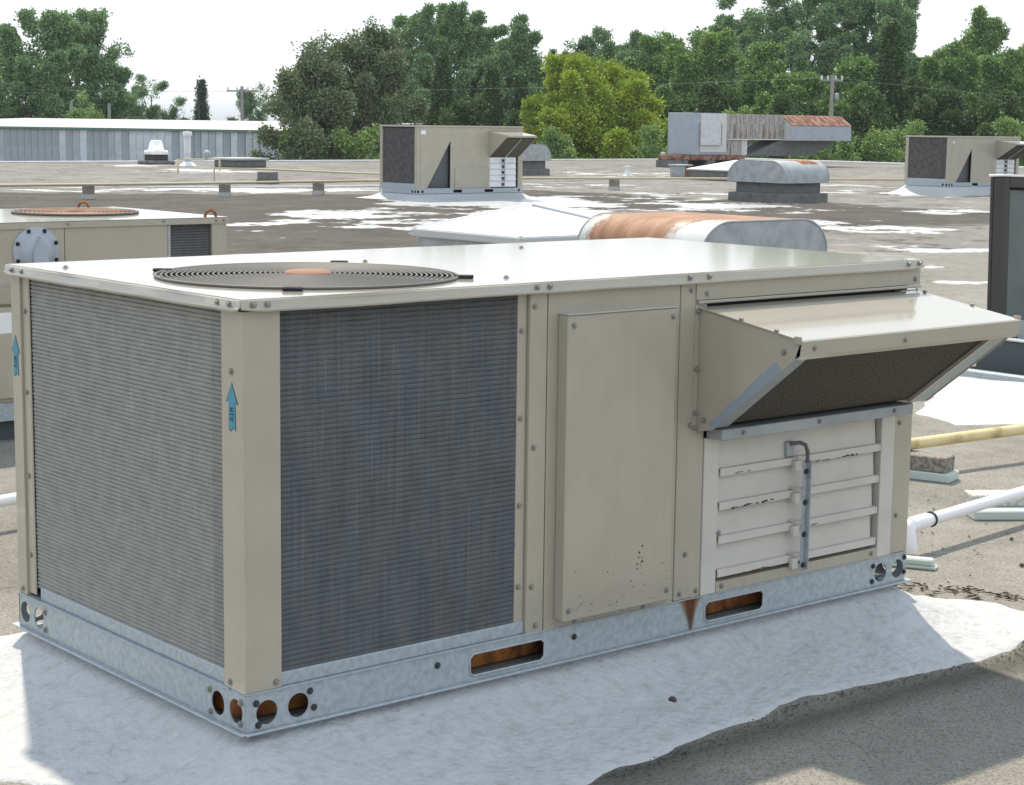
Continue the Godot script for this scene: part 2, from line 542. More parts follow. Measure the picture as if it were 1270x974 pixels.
# puddles, their sky reflection painted in as white: r, d, radius along r, radius along d, strength
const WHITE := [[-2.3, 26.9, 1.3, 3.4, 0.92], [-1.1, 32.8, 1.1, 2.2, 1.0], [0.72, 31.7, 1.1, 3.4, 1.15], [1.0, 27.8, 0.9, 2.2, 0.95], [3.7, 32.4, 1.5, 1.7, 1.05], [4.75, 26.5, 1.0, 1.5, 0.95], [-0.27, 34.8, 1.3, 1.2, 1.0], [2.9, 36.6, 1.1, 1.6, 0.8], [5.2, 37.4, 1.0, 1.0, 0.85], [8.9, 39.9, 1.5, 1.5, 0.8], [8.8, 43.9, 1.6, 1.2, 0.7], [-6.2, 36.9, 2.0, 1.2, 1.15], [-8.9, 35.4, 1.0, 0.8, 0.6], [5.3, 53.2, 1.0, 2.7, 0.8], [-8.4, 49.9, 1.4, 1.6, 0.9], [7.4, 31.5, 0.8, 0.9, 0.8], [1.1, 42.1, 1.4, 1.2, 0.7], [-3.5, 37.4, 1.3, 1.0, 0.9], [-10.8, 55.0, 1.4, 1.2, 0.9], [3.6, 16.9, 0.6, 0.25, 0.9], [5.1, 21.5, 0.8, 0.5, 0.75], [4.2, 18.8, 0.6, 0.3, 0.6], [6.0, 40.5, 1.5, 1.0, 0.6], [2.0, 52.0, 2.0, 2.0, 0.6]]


func line_at(pts: Array, x: float) -> float:
	for i in pts.size() - 1:
		if x < pts[i + 1][0]:
			return lerpf(pts[i][1], pts[i + 1][1], clampf((x - pts[i][0]) / (pts[i + 1][0] - pts[i][0]), 0.0, 1.0))
	return pts[-1][1]


var n1 := noise(0.16, 100, 3)
var n2 := noise(0.9, 101, 4)
var n3 := noise(5.0, 102, 2)
var n4 := noise(0.45, 103, 4)


var wet := 0.0


func roof_color(r: float, d: float, near_lim: float, far_lim: float, white: Array) -> Color:
	wet = 0.0
	var a := n1.get_noise_2d(r, d)
	var b := n2.get_noise_2d(r, d)
	var c := n3.get_noise_2d(r, d)
	var k := 0.262 * (1.0 + 0.18 * a + 0.16 * b + 0.14 * c)
	var fade := clampf((d - 14.0) / 10.0, 0.0, 1.0)
	k *= lerpf(1.0, 0.88, fade)
	var col := Color(k * lerpf(1.05, 1.03, fade), k, k * lerpf(0.885, 0.93, fade))
	if d < 15.0:
		var dirt := n4.get_noise_2d(r * 1.7 + 40.0, d * 1.3) + 0.12 * c
		if dirt > 0.2: col = col.lerp(Color(0.13, 0.127, 0.11), clampf((dirt - 0.2) * 1.6 + c * 0.25, 0.0, 0.45))
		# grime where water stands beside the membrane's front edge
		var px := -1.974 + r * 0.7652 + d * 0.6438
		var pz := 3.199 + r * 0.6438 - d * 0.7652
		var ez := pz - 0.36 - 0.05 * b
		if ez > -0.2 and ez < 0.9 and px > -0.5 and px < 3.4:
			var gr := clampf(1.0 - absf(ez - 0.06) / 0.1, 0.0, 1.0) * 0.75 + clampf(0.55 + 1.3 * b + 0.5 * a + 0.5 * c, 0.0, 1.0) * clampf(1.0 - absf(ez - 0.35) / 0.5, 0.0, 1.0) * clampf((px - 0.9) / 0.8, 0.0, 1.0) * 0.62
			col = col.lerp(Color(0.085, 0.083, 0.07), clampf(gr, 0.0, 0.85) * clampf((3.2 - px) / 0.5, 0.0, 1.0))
		# seams of the roofing sheets, laid along the units' long side
		var wx := r * 0.765 + d * 0.644
		var wz := r * 0.644 - d * 0.765
		for s in [-1.9, -4.85, -7.8]:
			var e := absf(wz - s + 3.2 + 0.03 * b)
			if e < 0.03: col = col.lerp(Color(0.12, 0.115, 0.1), 0.55 * (1.0 - e / 0.03) * clampf(0.7 + b, 0.0, 1.0) + 0.0 * wx)
	var w := d + 0.9 * b
	if w > near_lim and w < far_lim:
		var q := 0.075 * (1.0 + 0.4 * b + 0.35 * c)
		col = col.lerp(Color(q * 1.14, q, q * 0.9), clampf(minf(w - near_lim, far_lim - w) * 2.2, 0.0, 0.95))
	elif d > 20.0:
		if b + 0.5 * c > 0.5: col = col.lerp(Color(0.5, 0.5, 0.48), 0.35)
		elif b + 0.4 * c < -0.42: col = col.lerp(Color(0.09, 0.08, 0.07), 0.7)
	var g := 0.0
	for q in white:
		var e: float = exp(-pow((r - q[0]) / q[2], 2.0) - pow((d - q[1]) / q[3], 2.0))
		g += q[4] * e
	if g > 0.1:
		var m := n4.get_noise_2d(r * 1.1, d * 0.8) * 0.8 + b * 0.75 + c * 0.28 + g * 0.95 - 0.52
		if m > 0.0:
				col = col.lerp(Color(0.66, 0.675, 0.69), clampf(m * 5.0, 0.0, 1.0))  # sky reflected in standing water, painted as white
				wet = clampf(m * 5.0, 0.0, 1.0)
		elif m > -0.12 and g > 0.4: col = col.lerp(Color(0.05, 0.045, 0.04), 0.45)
	return col


func roof_texture(w: int, h: int, r0: float, r1: float, d0: float, d1: float) -> Array:
	var b := PackedByteArray()
	b.resize(w * h * 3)
	var rough := PackedByteArray()
	rough.resize(w * h * 3)
	var nl := PackedFloat32Array()
	var fl := PackedFloat32Array()
	for i in w:
		var r := lerpf(r0, r1, (i + 0.5) / w)
		nl.append(line_at(NEAR_LINE, r))
		fl.append(line_at(FAR_LINE, r))
	var k := 0
	for j in h:
		var d := lerpf(d0, d1, (j + 0.5) / h)
		var ws := []
		for q in WHITE:
			if absf(d - q[1]) < q[3] * 2.0: ws.append(q)
		for i in w:
			var r := lerpf(r0, r1, (i + 0.5) / w)
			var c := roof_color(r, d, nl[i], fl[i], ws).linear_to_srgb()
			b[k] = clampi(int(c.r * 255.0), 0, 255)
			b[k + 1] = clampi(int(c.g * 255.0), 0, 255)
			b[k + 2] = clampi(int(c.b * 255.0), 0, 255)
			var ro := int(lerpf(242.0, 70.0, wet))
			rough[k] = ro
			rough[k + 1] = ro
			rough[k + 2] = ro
			k += 3
	return [ImageTexture.create_from_image(Image.create_from_data(w, h, false, Image.FORMAT_RGB8, b)), ImageTexture.create_from_image(Image.create_from_data(w, h, false, Image.FORMAT_RGB8, rough))]


func rd(x: float, z: float) -> Vector2:      # world point to the roof texture's own axes, turned 40 degrees to the units
	var p := Vector2(x + 1.974, z - 3.199)
	return Vector2(p.x * 0.7652 + p.y * 0.6438, p.x * 0.6438 - p.y * 0.7652)


func roof_sheet(called: String, poly: PackedVector2Array, tex: Array, r0: float, r1: float, d0: float, d1: float, grain: Texture2D):
	var b := mb()
	var idx := Geometry2D.triangulate_polygon(poly)
	for i in range(0, idx.size(), 3):      # faces look up
		var e := (poly[idx[i + 1]] - poly[idx[i]]).cross(poly[idx[i + 2]] - poly[idx[i]])
		if e < 0.0:
			var k := idx[i + 1]
			idx[i + 1] = idx[i + 2]
			idx[i + 2] = k
	for i in idx.size():
		var p := poly[idx[i]]
		var q := rd(p.x, p.y)
		b.st.set_uv(Vector2((q.x - r0) / (r1 - r0), (q.y - d0) / (d1 - d0)))
		b.st.set_uv2(p * 0.7)
		b.st.add_vertex(v3(p.x, 0.0, p.y))
	var m := StandardMaterial3D.new()
	m.resource_name = called
	m.albedo_texture = tex[0]
	m.roughness = 1.0
	m.roughness_texture = tex[1]
	m.metallic_specular = 0.35
	m.detail_enabled = true
	m.detail_blend_mode = BaseMaterial3D.BLEND_MODE_MUL
	m.detail_uv_layer = BaseMaterial3D.DETAIL_UV_2
	m.detail_albedo = grain
	tag(part(self, called, b.done(), m), "", "", "", "structure")


func build_ground_and_roof():
	# land round the building, 5 m below the roof
	var g := mb()
	g.quad(v3(-1500, -5, 1500), v3(-1500, -5, -1500), v3(1500, -5, -1500), v3(1500, -5, 1500))
	tag(part(self, "ground", g.done(), M.ground_grass), "", "", "", "structure")
	var roof := PackedVector2Array([Vector2(-14, 14), Vector2(-14, -49.2), Vector2(54.4, -49.2), Vector2(54.4, 14)])
	# two sheets meet along a line 15 m out
	var grain := ntex(0.34, 110, [Color(0.74, 0.73, 0.72), Color(0.93, 0.93, 0.93), Color(1, 1, 1)], [0.2, 0.45, 0.75], 1024, 2, FastNoiseLite.TYPE_VALUE)
	var mid := func(r: float, d: float) -> Vector2: return Vector2(-1.974 + r * 0.7652 + d * 0.6438, 3.199 + r * 0.6438 - d * 0.7652)
	var near_rect := PackedVector2Array([mid.call(-9.0, -3.0), mid.call(-9.0, 15.0), mid.call(9.0, 15.0), mid.call(9.0, -3.0)])
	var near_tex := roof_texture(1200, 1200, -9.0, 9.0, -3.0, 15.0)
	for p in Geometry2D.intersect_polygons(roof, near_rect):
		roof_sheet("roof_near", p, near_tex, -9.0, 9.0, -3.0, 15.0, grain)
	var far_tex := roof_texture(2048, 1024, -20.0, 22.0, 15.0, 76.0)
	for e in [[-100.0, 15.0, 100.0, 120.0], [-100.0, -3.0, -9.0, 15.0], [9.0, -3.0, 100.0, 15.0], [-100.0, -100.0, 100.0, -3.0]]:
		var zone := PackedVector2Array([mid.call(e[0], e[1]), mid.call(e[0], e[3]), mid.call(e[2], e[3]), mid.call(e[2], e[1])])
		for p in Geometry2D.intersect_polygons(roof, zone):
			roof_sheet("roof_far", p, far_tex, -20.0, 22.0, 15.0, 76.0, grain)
	# the building under the roof and the low gravel stop along its far edges
	var wl := mb()
	wl.box(v3(-14, -5, -49.2), v3(54.4, -0.02, 14))
	tag(part(self, "building_walls", wl.done(), M.concrete_wall), "", "", "", "structure")
	for e in [[v3(-14, 0, -49.32), v3(54.4, 0.05, -49.2), "low white edging along the far edge of the roof"], [v3(54.4, 0, -49.32), v3(54.52, 0.07, 14), "low white edging along the right hand edge of the roof"]]:
		tag(part(self, "roof_edging", bx(e[0], e[1], 0.01), M.white_paint), e[2], "edging", "white roof edgings")


# white membrane flashing: inner loop under the base rail, outer loop on the roof
func flashing(parent_label: String, pairs: Array, h: float, seed: int, steps := 14, per := 0.05, group := "white roof membrane skirts") -> MeshInstance3D:
	var nz := noise(2.6, seed, 4)
	var nf := noise(11.0, seed + 1, 3)
	var rows := []
	for i in pairs.size():
		var a = pairs[i]
		var b = pairs[(i + 1) % pairs.size()]
		var l := maxf((a[0] as Vector2).distance_to(b[0]), (a[1] as Vector2).distance_to(b[1]))
		var n := maxi(2, int(l / per))
		for k in n:
			var t := float(k) / n
			var pi: Vector2 = (a[0] as Vector2).lerp(b[0], t)
			var po: Vector2 = (a[1] as Vector2).lerp(b[1], t)
			po += (po - pi).normalized() * (0.035 * nz.get_noise_2dv(po * 1.2) + 0.009 * nf.get_noise_2dv(po))
			var row := []
			for s in steps + 1:
				var f := float(s) / steps
				var p := pi.lerp(po, f)
				var y := h * (0.8 * pow(1.0 - f, 2.6) + 0.2 * (1.0 - f)) + 0.005
				var amp := sin(clampf(f, 0, 1) * PI) * 0.9 + 0.12
				y += amp * (0.012 * nz.get_noise_2dv(p) + 0.007 * nf.get_noise_2dv(p) + 0.003 * nf.get_noise_2dv(p * 3.1))
				if s == steps: y = -0.004
				row.append(v3(p.x, y, p.y))
			rows.append(row)
	var m := mb(true)
	for i in rows.size():
		var r0: Array = rows[i]
		var r1: Array = rows[(i + 1) % rows.size()]
		for s in steps:
			m.quad(r0[s], r1[s], r1[s + 1], r0[s + 1])
	var o := part(self, "membrane_skirt", m.done(), M.membrane)
	tag(o, parent_label, "membrane", group)
	return o


# ==================================================================== the big unit in front
const L := 2.185
const D := 1.077
const H := 0.912


# coil of horizontal fin rows: origin o, along ex, up ey, facing en
func coil_mesh(o: Vector3, ex: Vector3, w: float, h: float, en: Vector3, rows: int, seed: int, segs := 48, deep := 0.0034) -> ArrayMesh:
	var nz := noise(7.0, seed, 3)
	var b := mb()
	var y0 := 0.0
	var prof := [[0.0, deep], [0.16, deep * 0.3], [0.45, 0.0], [0.8, deep * 0.2], [1.0, deep]]
	for r in rows:
		var rh := h / rows
		for p in prof.size() - 1:
			for s in segs:
				var q := []
				for k in [[0, 0], [1, 0], [1, 1], [0, 1]]:
					var pr: Array = prof[p + k[1]]
					var x: float = w * (s + k[0]) / segs
					var y: float = y0 + rh * pr[0]
					var dz: float = pr[1] + 0.0016 * nz.get_noise_2d(x * 1.5, floorf((y + 1e-4) / rh) * 3.7) * (1.0 if pr[1] < deep * 0.9 else 0.3)
					q.append(o + ex * x + Vector3.UP * y - en * dz)
				var v0: float = 1.0 - (y0 + rh * prof[p][0]) / h
				var v1: float = 1.0 - (y0 + rh * prof[p + 1][0]) / h
				b.quad(q[0], q[3], q[2], q[1], Vector2(float(s) / segs, v0), Vector2(float(s) / segs, v1), Vector2(float(s + 1) / segs, v1), Vector2(float(s + 1) / segs, v0))
		y0 += rh
	return b.done()


func arrow_poly() -> Array:
	return [Vector2(0, 0.1), Vector2(0.021, 0.058), Vector2(0.011, 0.061), Vector2(0.013, 0.004), Vector2(0.004, 0.01), Vector2(-0.004, 0.002), Vector2(-0.012, 0.006), Vector2(-0.011, 0.06), Vector2(-0.02, 0.061)]


func build_main_unit():
	var u := thing("rooftop_air_conditioner", "large beige rooftop air conditioner in the foreground, filling the picture", "air conditioner", v3(0, 0.13, 0))
	# galvanised base rails with round lifting holes and fork slots
	var circ := func(x: float, y: float) -> Array: return [x, y, 0.0265, 0.0265, 0.0265]
	var fr := mb()
	fr.plate(v3(0, 0, 0), Vector3.RIGHT, Vector3.UP, L, 0.08, 0.003, [circ.call(0.052, 0.036), circ.call(0.131, 0.036), [0.712, 0.037, 0.114, 0.026, 0.014], [1.479, 0.037, 0.111, 0.026, 0.014], circ.call(2.075, 0.037), circ.call(2.15, 0.037)])
	fr.box(v3(-0.004, -0.006, -0.05), v3(L + 0.022, -0.0005, 0.012), 0.002)
	fr.box(v3(0, 0.0802, -0.06), v3(L, 0.0835, 0.004), 0.001)
	var rail := part(u, "base_rail", fr.done(), M.galvanized)
	for x in [0.598, 1.368]:
		var w: float = 0.228 if x < 1 else 0.222
		var ring := mb()
		ring.tube([v3(x + 0.012, 0.011, 0.001), v3(x + w - 0.012, 0.011, 0.001), v3(x + w - 0.001, 0.02, 0.001), v3(x + w - 0.001, 0.054, 0.001), v3(x + w - 0.012, 0.063, 0.001), v3(x + 0.012, 0.063, 0.001), v3(x + 0.001, 0.054, 0.001), v3(x + 0.001, 0.02, 0.001), v3(x + 0.012, 0.011, 0.001)], 0.0028, 6, false)
		part(rail, "slot_rim", ring.done(), M.galvanized)
	var lf := mb()
	lf.plate(v3(0, 0, -D), Vector3.BACK, Vector3.UP, D - 0.002, 0.08, 0.003, [circ.call(D - 1.042, 0.038), circ.call(D - 0.965, 0.038), circ.call(D - 0.112, 0.038), circ.call(D - 0.04, 0.038)])
	lf.box(v3(-0.014, -0.006, -D - 0.02), v3(0.05, -0.0005, 0.004), 0.002)
	lf.box(v3(-0.004, 0.0802, -D), v3(0.06, 0.0835, -0.061), 0.001)
	part(u, "base_rail", lf.done(), M.galvanized)
	var rt := mb()
	rt.plate(v3(L, 0, -0.004), Vector3.FORWARD, Vector3.UP, D - 0.006, 0.08, 0.003, [circ.call(0.05, 0.037), circ.call(0.125, 0.037), circ.call(0.96, 0.037), circ.call(1.03, 0.037)])
	rt.box(v3(L - 0.05, -0.0065, -D), v3(L + 0.014, -0.001, -0.053), 0.002)
	part(u, "base_rail", rt.done(), M.galvanized)
	var bk := mb()
	bk.plate(v3(L, 0, -D), Vector3.LEFT, Vector3.UP, L, 0.08, 0.003, [circ.call(0.04, 0.037), circ.call(0.11, 0.037), circ.call(2.075, 0.037), circ.call(2.14, 0.037)])
	part(u, "base_rail", bk.done(), M.galvanized)
	part(u, "base_pan", bx(v3(0.03, 0.004, -D + 0.2), v3(L - 0.085, 0.078, -0.062), 0.004), M.rust_pan)
	part(u, "curb", bx(v3(0.06, -0.13, -D + 0.06), v3(L - 0.06, 0.002, -0.06)), M.curb_grey)
	# rust run on the rail below the third post
	var stain := mb()
	stain.quad(v3(1.255, 0.001, 0.0009), v3(1.255, 0.08, 0.0009), v3(1.375, 0.08, 0.0009), v3(1.375, 0.001, 0.0009), Vector2(0, 1), Vector2(0, 0), Vector2(1, 0), Vector2(1, 1))
	part(rail, "rust_stain", stain.done(), M.rust_run)
	for p in [v3(0.025, 0.06, 0.001), v3(0.03, 0.012, 0.001), v3(0.16, 0.062, 0.001), v3(0.17, 0.024, 0.001), v3(2.04, 0.06, 0.001), v3(2.038, 0.016, 0.001), v3(2.178, 0.066, 0.001), v3(2.178, 0.024, 0.001), v3(0.92, 0.05, 0.001), v3(0.505, 0.055, 0.001)]:
		part(u, "screw", screw_mesh, M.dark_metal, p)
	screws(u, [v3(-0.001, 0.062, -0.018), v3(-0.001, 0.015, -0.02), v3(-0.001, 0.06, -0.145), v3(-0.001, 0.012, -0.142), v3(-0.001, 0.06, -0.93), v3(-0.001, 0.016, -0.93)], Vector3.LEFT)

	# coils with their galvanised bottom flanges
	part(u, "coil_flange", bx(v3(0.088, 0.0838, -0.016), v3(0.766, 0.113, -0.006), 0.002), M.galvanized)
	part(u, "coil_flange", bx(v3(0.006, 0.0838, -0.966), v3(0.016, 0.115, -0.084), 0.002), M.galvanized)
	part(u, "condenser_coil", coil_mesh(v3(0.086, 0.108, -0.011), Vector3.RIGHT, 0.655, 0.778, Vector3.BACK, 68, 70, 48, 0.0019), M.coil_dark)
	part(u, "condenser_coil", coil_mesh(v3(0.011, 0.108, -0.99), Vector3.BACK, 0.91, 0.778, Vector3.LEFT, 80, 71, 64, 0.0032), M.coil_pale)
	# dark shell behind everything, so that no light leaks through the joints
	var core_box := mb()
	core_box.box(v3(0.03, 0.085, -D + 0.02), v3(0.79, 0.7, -0.03))
	core_box.box(v3(0.8, 0.085, -D + 0.02), v3(L - 0.02, 0.885, -0.02))
	part(u, "inner_shell", core_box.done(), M.black)
	# folded corner posts
	var angle := func(p: Array) -> ArrayMesh:
		var b := mb()
		b.prism(p, 1, 0.0842, 0.886)      # the axis y takes (z, x)
		return b.done()
	var t := 0.002
	part(u, "corner_post", angle.call([Vector2(0, 0.0012), Vector2(0.0, 0.089), Vector2(-0.016, 0.089), Vector2(-0.016, 0.089 - t), Vector2(-t, 0.089 - t), Vector2(-t, t), Vector2(-0.084 + t, t), Vector2(-0.084 + t, 0.016), Vector2(-0.084, 0.016), Vector2(-0.084, 0), Vector2(-0.0012, 0)]), M.tan)
	part(u, "corner_post", angle.call([Vector2(-D, 0), Vector2(-1.028, 0), Vector2(-1.028, 0.012), Vector2(-1.03, 0.012), Vector2(-1.03, t), Vector2(-D + t, t), Vector2(-D + t, 0.1), Vector2(-D, 0.1)]), M.tan)
	part(u, "coil_edge_strip", bx(v3(0.006, 0.09, -1.0275), v3(0.012, 0.886, -0.992), 0.002), M.tan)
	part(u, "coil_edge_strip", bx(v3(0.7385, 0.11, -0.03), v3(0.7665, 0.886, -0.009), 0.002), M.tan)
	part(u, "panel_post", bx(v3(0.767, 0.08, -0.03), v3(0.8195, 0.886, 0.0012), 0.0018), M.tan)
	part(u, "corner_post", bx(v3(2.1095, 0.084, -0.05), v3(2.187, 0.829, 0.001), 0.002), M.tan)
	# right hand and rear sides
	part(u, "side_panel", bx(v3(L - 0.004, 0.084, -D), v3(L + 0.001, 0.886, -0.051), 0.002), M.tan)
	part(u, "side_panel", bx(v3(0.101, 0.084, -D - 0.001), v3(L - 0.005, 0.886, -D + 0.004), 0.002), M.tan)
	# access panel and its raised box cover
	part(u, "access_panel", bx(v3(0.8225, 0.076, -0.018), v3(1.2525, 0.886, 0.0006), 0.0016), M.tan)
	var dc := mb()
	dc.box(v3(0.853, 0.104, 0.0008), v3(1.209, 0.833, 0.035), 0.0025)
	dc.box(v3(0.853, 0.8332, 0.0008), v3(1.209, 0.836, 0.037), 0.001)
	var door := part(u, "raised_cover", dc.done(), M.tan)
	screws(door, [v3(0.872, 0.81, 0.035), v3(1.195, 0.812, 0.035), v3(0.87, 0.13, 0.035), v3(1.195, 0.13, 0.035)])
	part(u, "panel_post", bx(v3(1.2545, 0.084, -0.03), v3(1.3475, 0.8865, 0.0014), 0.0018), M.tan)
	var upper := mb()
	upper.box(v3(1.305, 0.8425, 0.0018), v3(2.189, 0.8862, 0.005), 0.001)
	upper.box(v3(1.308, 0.834, 0.003), v3(2.189, 0.842, 0.012), 0.002)
	part(u, "upper_panel", upper.done(), M.tan)
	screws(u, [v3(0.78, 0.856, 0.001), v3(0.782, 0.527, 0.001), v3(0.781, 0.195, 0.001), v3(0.795, 0.1, 0.001), v3(1.289, 0.868, 0.0014), v3(1.291, 0.2, 0.0014), v3(2.166, 0.858, 0.005), v3(1.341, 0.858, 0.005), v3(2.13, 0.457, 0.001), v3(2.131, 0.193, 0.001), v3(1.149, 0.09, 0.0006), v3(0.921, 0.09, 0.0006), v3(1.275, 0.1, 0.0014), v3(1.333, 0.1, 0.0014), v3(1.296, 0.53, 0.0014), v3(0.075, 0.098, 0.0)])
	screws(u, [v3(0.749, 0.801, -0.009), v3(0.749, 0.597, -0.009), v3(0.749, 0.392, -0.009), v3(0.749, 0.198, -0.009)])
	screws(u, [v3(0.006, 0.8, -1.012), v3(0.006, 0.6, -1.012), v3(0.006, 0.39, -1.012), v3(0.006, 0.19, -1.012), v3(0, 0.76, -0.045), v3(0, 0.097, -0.06), v3(0, 0.097, -1.05)], Vector3.LEFT)

	build_lid(u)
	build_hood(u)
	build_damper(u)

	# blue arrow stickers with a small word each, on the two posts of the left side
	for z in [-0.043, -1.058]:
		var am := mb()
		am.prism(arrow_poly(), 2, 0.0, 0.0007)
		var a := part(u, "arrow_sticker", am.done(), M.arrow_blue, v3(-0.0003, 0.635, z), Vector3(0, -PI / 2, 0))
		var rimm := mb()
		var big := []
		for p in arrow_poly(): big.append((p - Vector2(0, 0.05)) * Vector2(1.14, 1.045) + Vector2(0, 0.05))
		rimm.prism(big, 2, -0.0002, 0.0003)
		part(a, "outline", rimm.done(), M.arrow_ink)
		var tm := TextMesh.new()
		tm.text = "AIR"
		var f := SystemFont.new()
		f.font_names = PackedStringArray(["Droid Sans"])
		f.font_weight = 700
		tm.font = f
		tm.font_size = 32
		tm.pixel_size = 0.0006
		tm.depth = 0.0006
		part(a, "word", tm, M.arrow_ink, v3(0, 0.036, 0.0009), Vector3(0, 0, PI / 2))

	# flecks of dirt on the cover and posts
	var dm := mb()
	rng.seed = 31
	for i in 90:
		var x := rng.randf_range(0.87, 1.2)
		var y := 0.115 + absf(rng.randfn(0, 0.05))
		var s := rng.randf_range(0.0004, 0.0012)
		var zz := 0.0353
		if i > 55:
			x = rng.randf_range(0.84, 1.25)
			y = rng.randf_range(0.082, 0.102)
			zz = 0.0009
		if i < 9:
			x = 1.1 + rng.randfn(0, 0.008)
			y = rng.randf_range(0.19, 0.27)
			s = rng.randf_range(0.0012, 0.0024)
		dm.box(v3(x - s, y - s * 0.8, zz - 0.0002), v3(x + s, y + s * rng.randf_range(0.8, 1.8), zz + 0.0004))
	tag(part(u, "dirt_flecks", dm.done(), M.dark_metal), "", "", "", "stuff")

	# its white membrane skirt
	var p := [
		[Vector2(0.03, -0.03), Vector2(-0.3, 0.62)], [Vector2(0.4, -0.03), Vector2(0.35, 0.5)], [Vector2(0.72, -0.03), Vector2(0.7, 0.385)], [Vector2(1.0, -0.03), Vector2(0.98, 0.35)], [Vector2(1.45, -0.03), Vector2(1.43, 0.295)], [Vector2(1.9, -0.03), Vector2(1.85, 0.34)],
		[Vector2(2.13, -0.03), Vector2(2.2, 0.37)], [Vector2(2.155, -0.04), Vector2(2.4, 0.3)], [Vector2(2.155, -0.06), Vector2(2.6, 0.2)], [Vector2(2.155, -0.1), Vector2(2.6, 0.04)], [Vector2(2.155, -0.2), Vector2(2.45, -0.15)], [Vector2(2.155, -0.4), Vector2(2.32, -0.4)], [Vector2(2.155, -1.04), Vector2(2.4, -1.3)],
		[Vector2(1.2, -1.047), Vector2(1.2, -1.4)], [Vector2(0.03, -1.047), Vector2(-0.2, -1.42)], [Vector2(0.03, -0.95), Vector2(-0.33, -1.12)], [Vector2(0.03, -0.6), Vector2(-0.4, -0.75)], [Vector2(0.03, -0.25), Vector2(-0.38, -0.38)], [Vector2(0.03, -0.1), Vector2(-0.24, -0.2)], [Vector2(0.03, -0.05), Vector2(-0.42, 0.3)]]
	p.reverse()
	flashing("white roof membrane skirt flaring out from under the large foreground unit", p, 0.114, 200, 22, 0.03)


func lid_skirt(u: Node3D, a: Vector3, b: Vector3, out: Vector3, seed: int):
	# folded edge: drops from the top sheet, then a small flared lip; gently dented
	var nz := noise(2.2, seed, 2)
	var n := 40
	var prof := [[0.0, -0.004], [0.0055, -0.0012], [0.0068, -0.005], [0.0072, -0.017], [0.0105, -0.0195], [0.0118, -0.0265], [0.009, -0.0268], [0.006, -0.02]]
	var m := mb(true)
	for i in n:
		var q := []
		for k in 2:
			var f := float(i + k) / n
			var p := a.lerp(b, f)
			var dent := 0.0035 * nz.get_noise_1d(f * 1.6) * minf(1.0, minf(f, 1.0 - f) * 8.0)
			var row := []
			for j in prof.size():
				var e: Array = prof[j]
				var cut := 1.0
				if minf(f, 1 - f) * a.distance_to(b) < 0.004 and j > 3: cut = 0.8
				row.append(p + out * (e[0] + (dent if j > 1 else 0.0)) + Vector3.UP * (e[1] * cut + (dent * 0.7 if j > 1 else 0.0)))
			q.append(row)
		for j in prof.size() - 1:
			m.quad(q[0][j], q[1][j], q[1][j + 1], q[0][j + 1])
	part(u, "lid_edge", m.done(), M.tan)


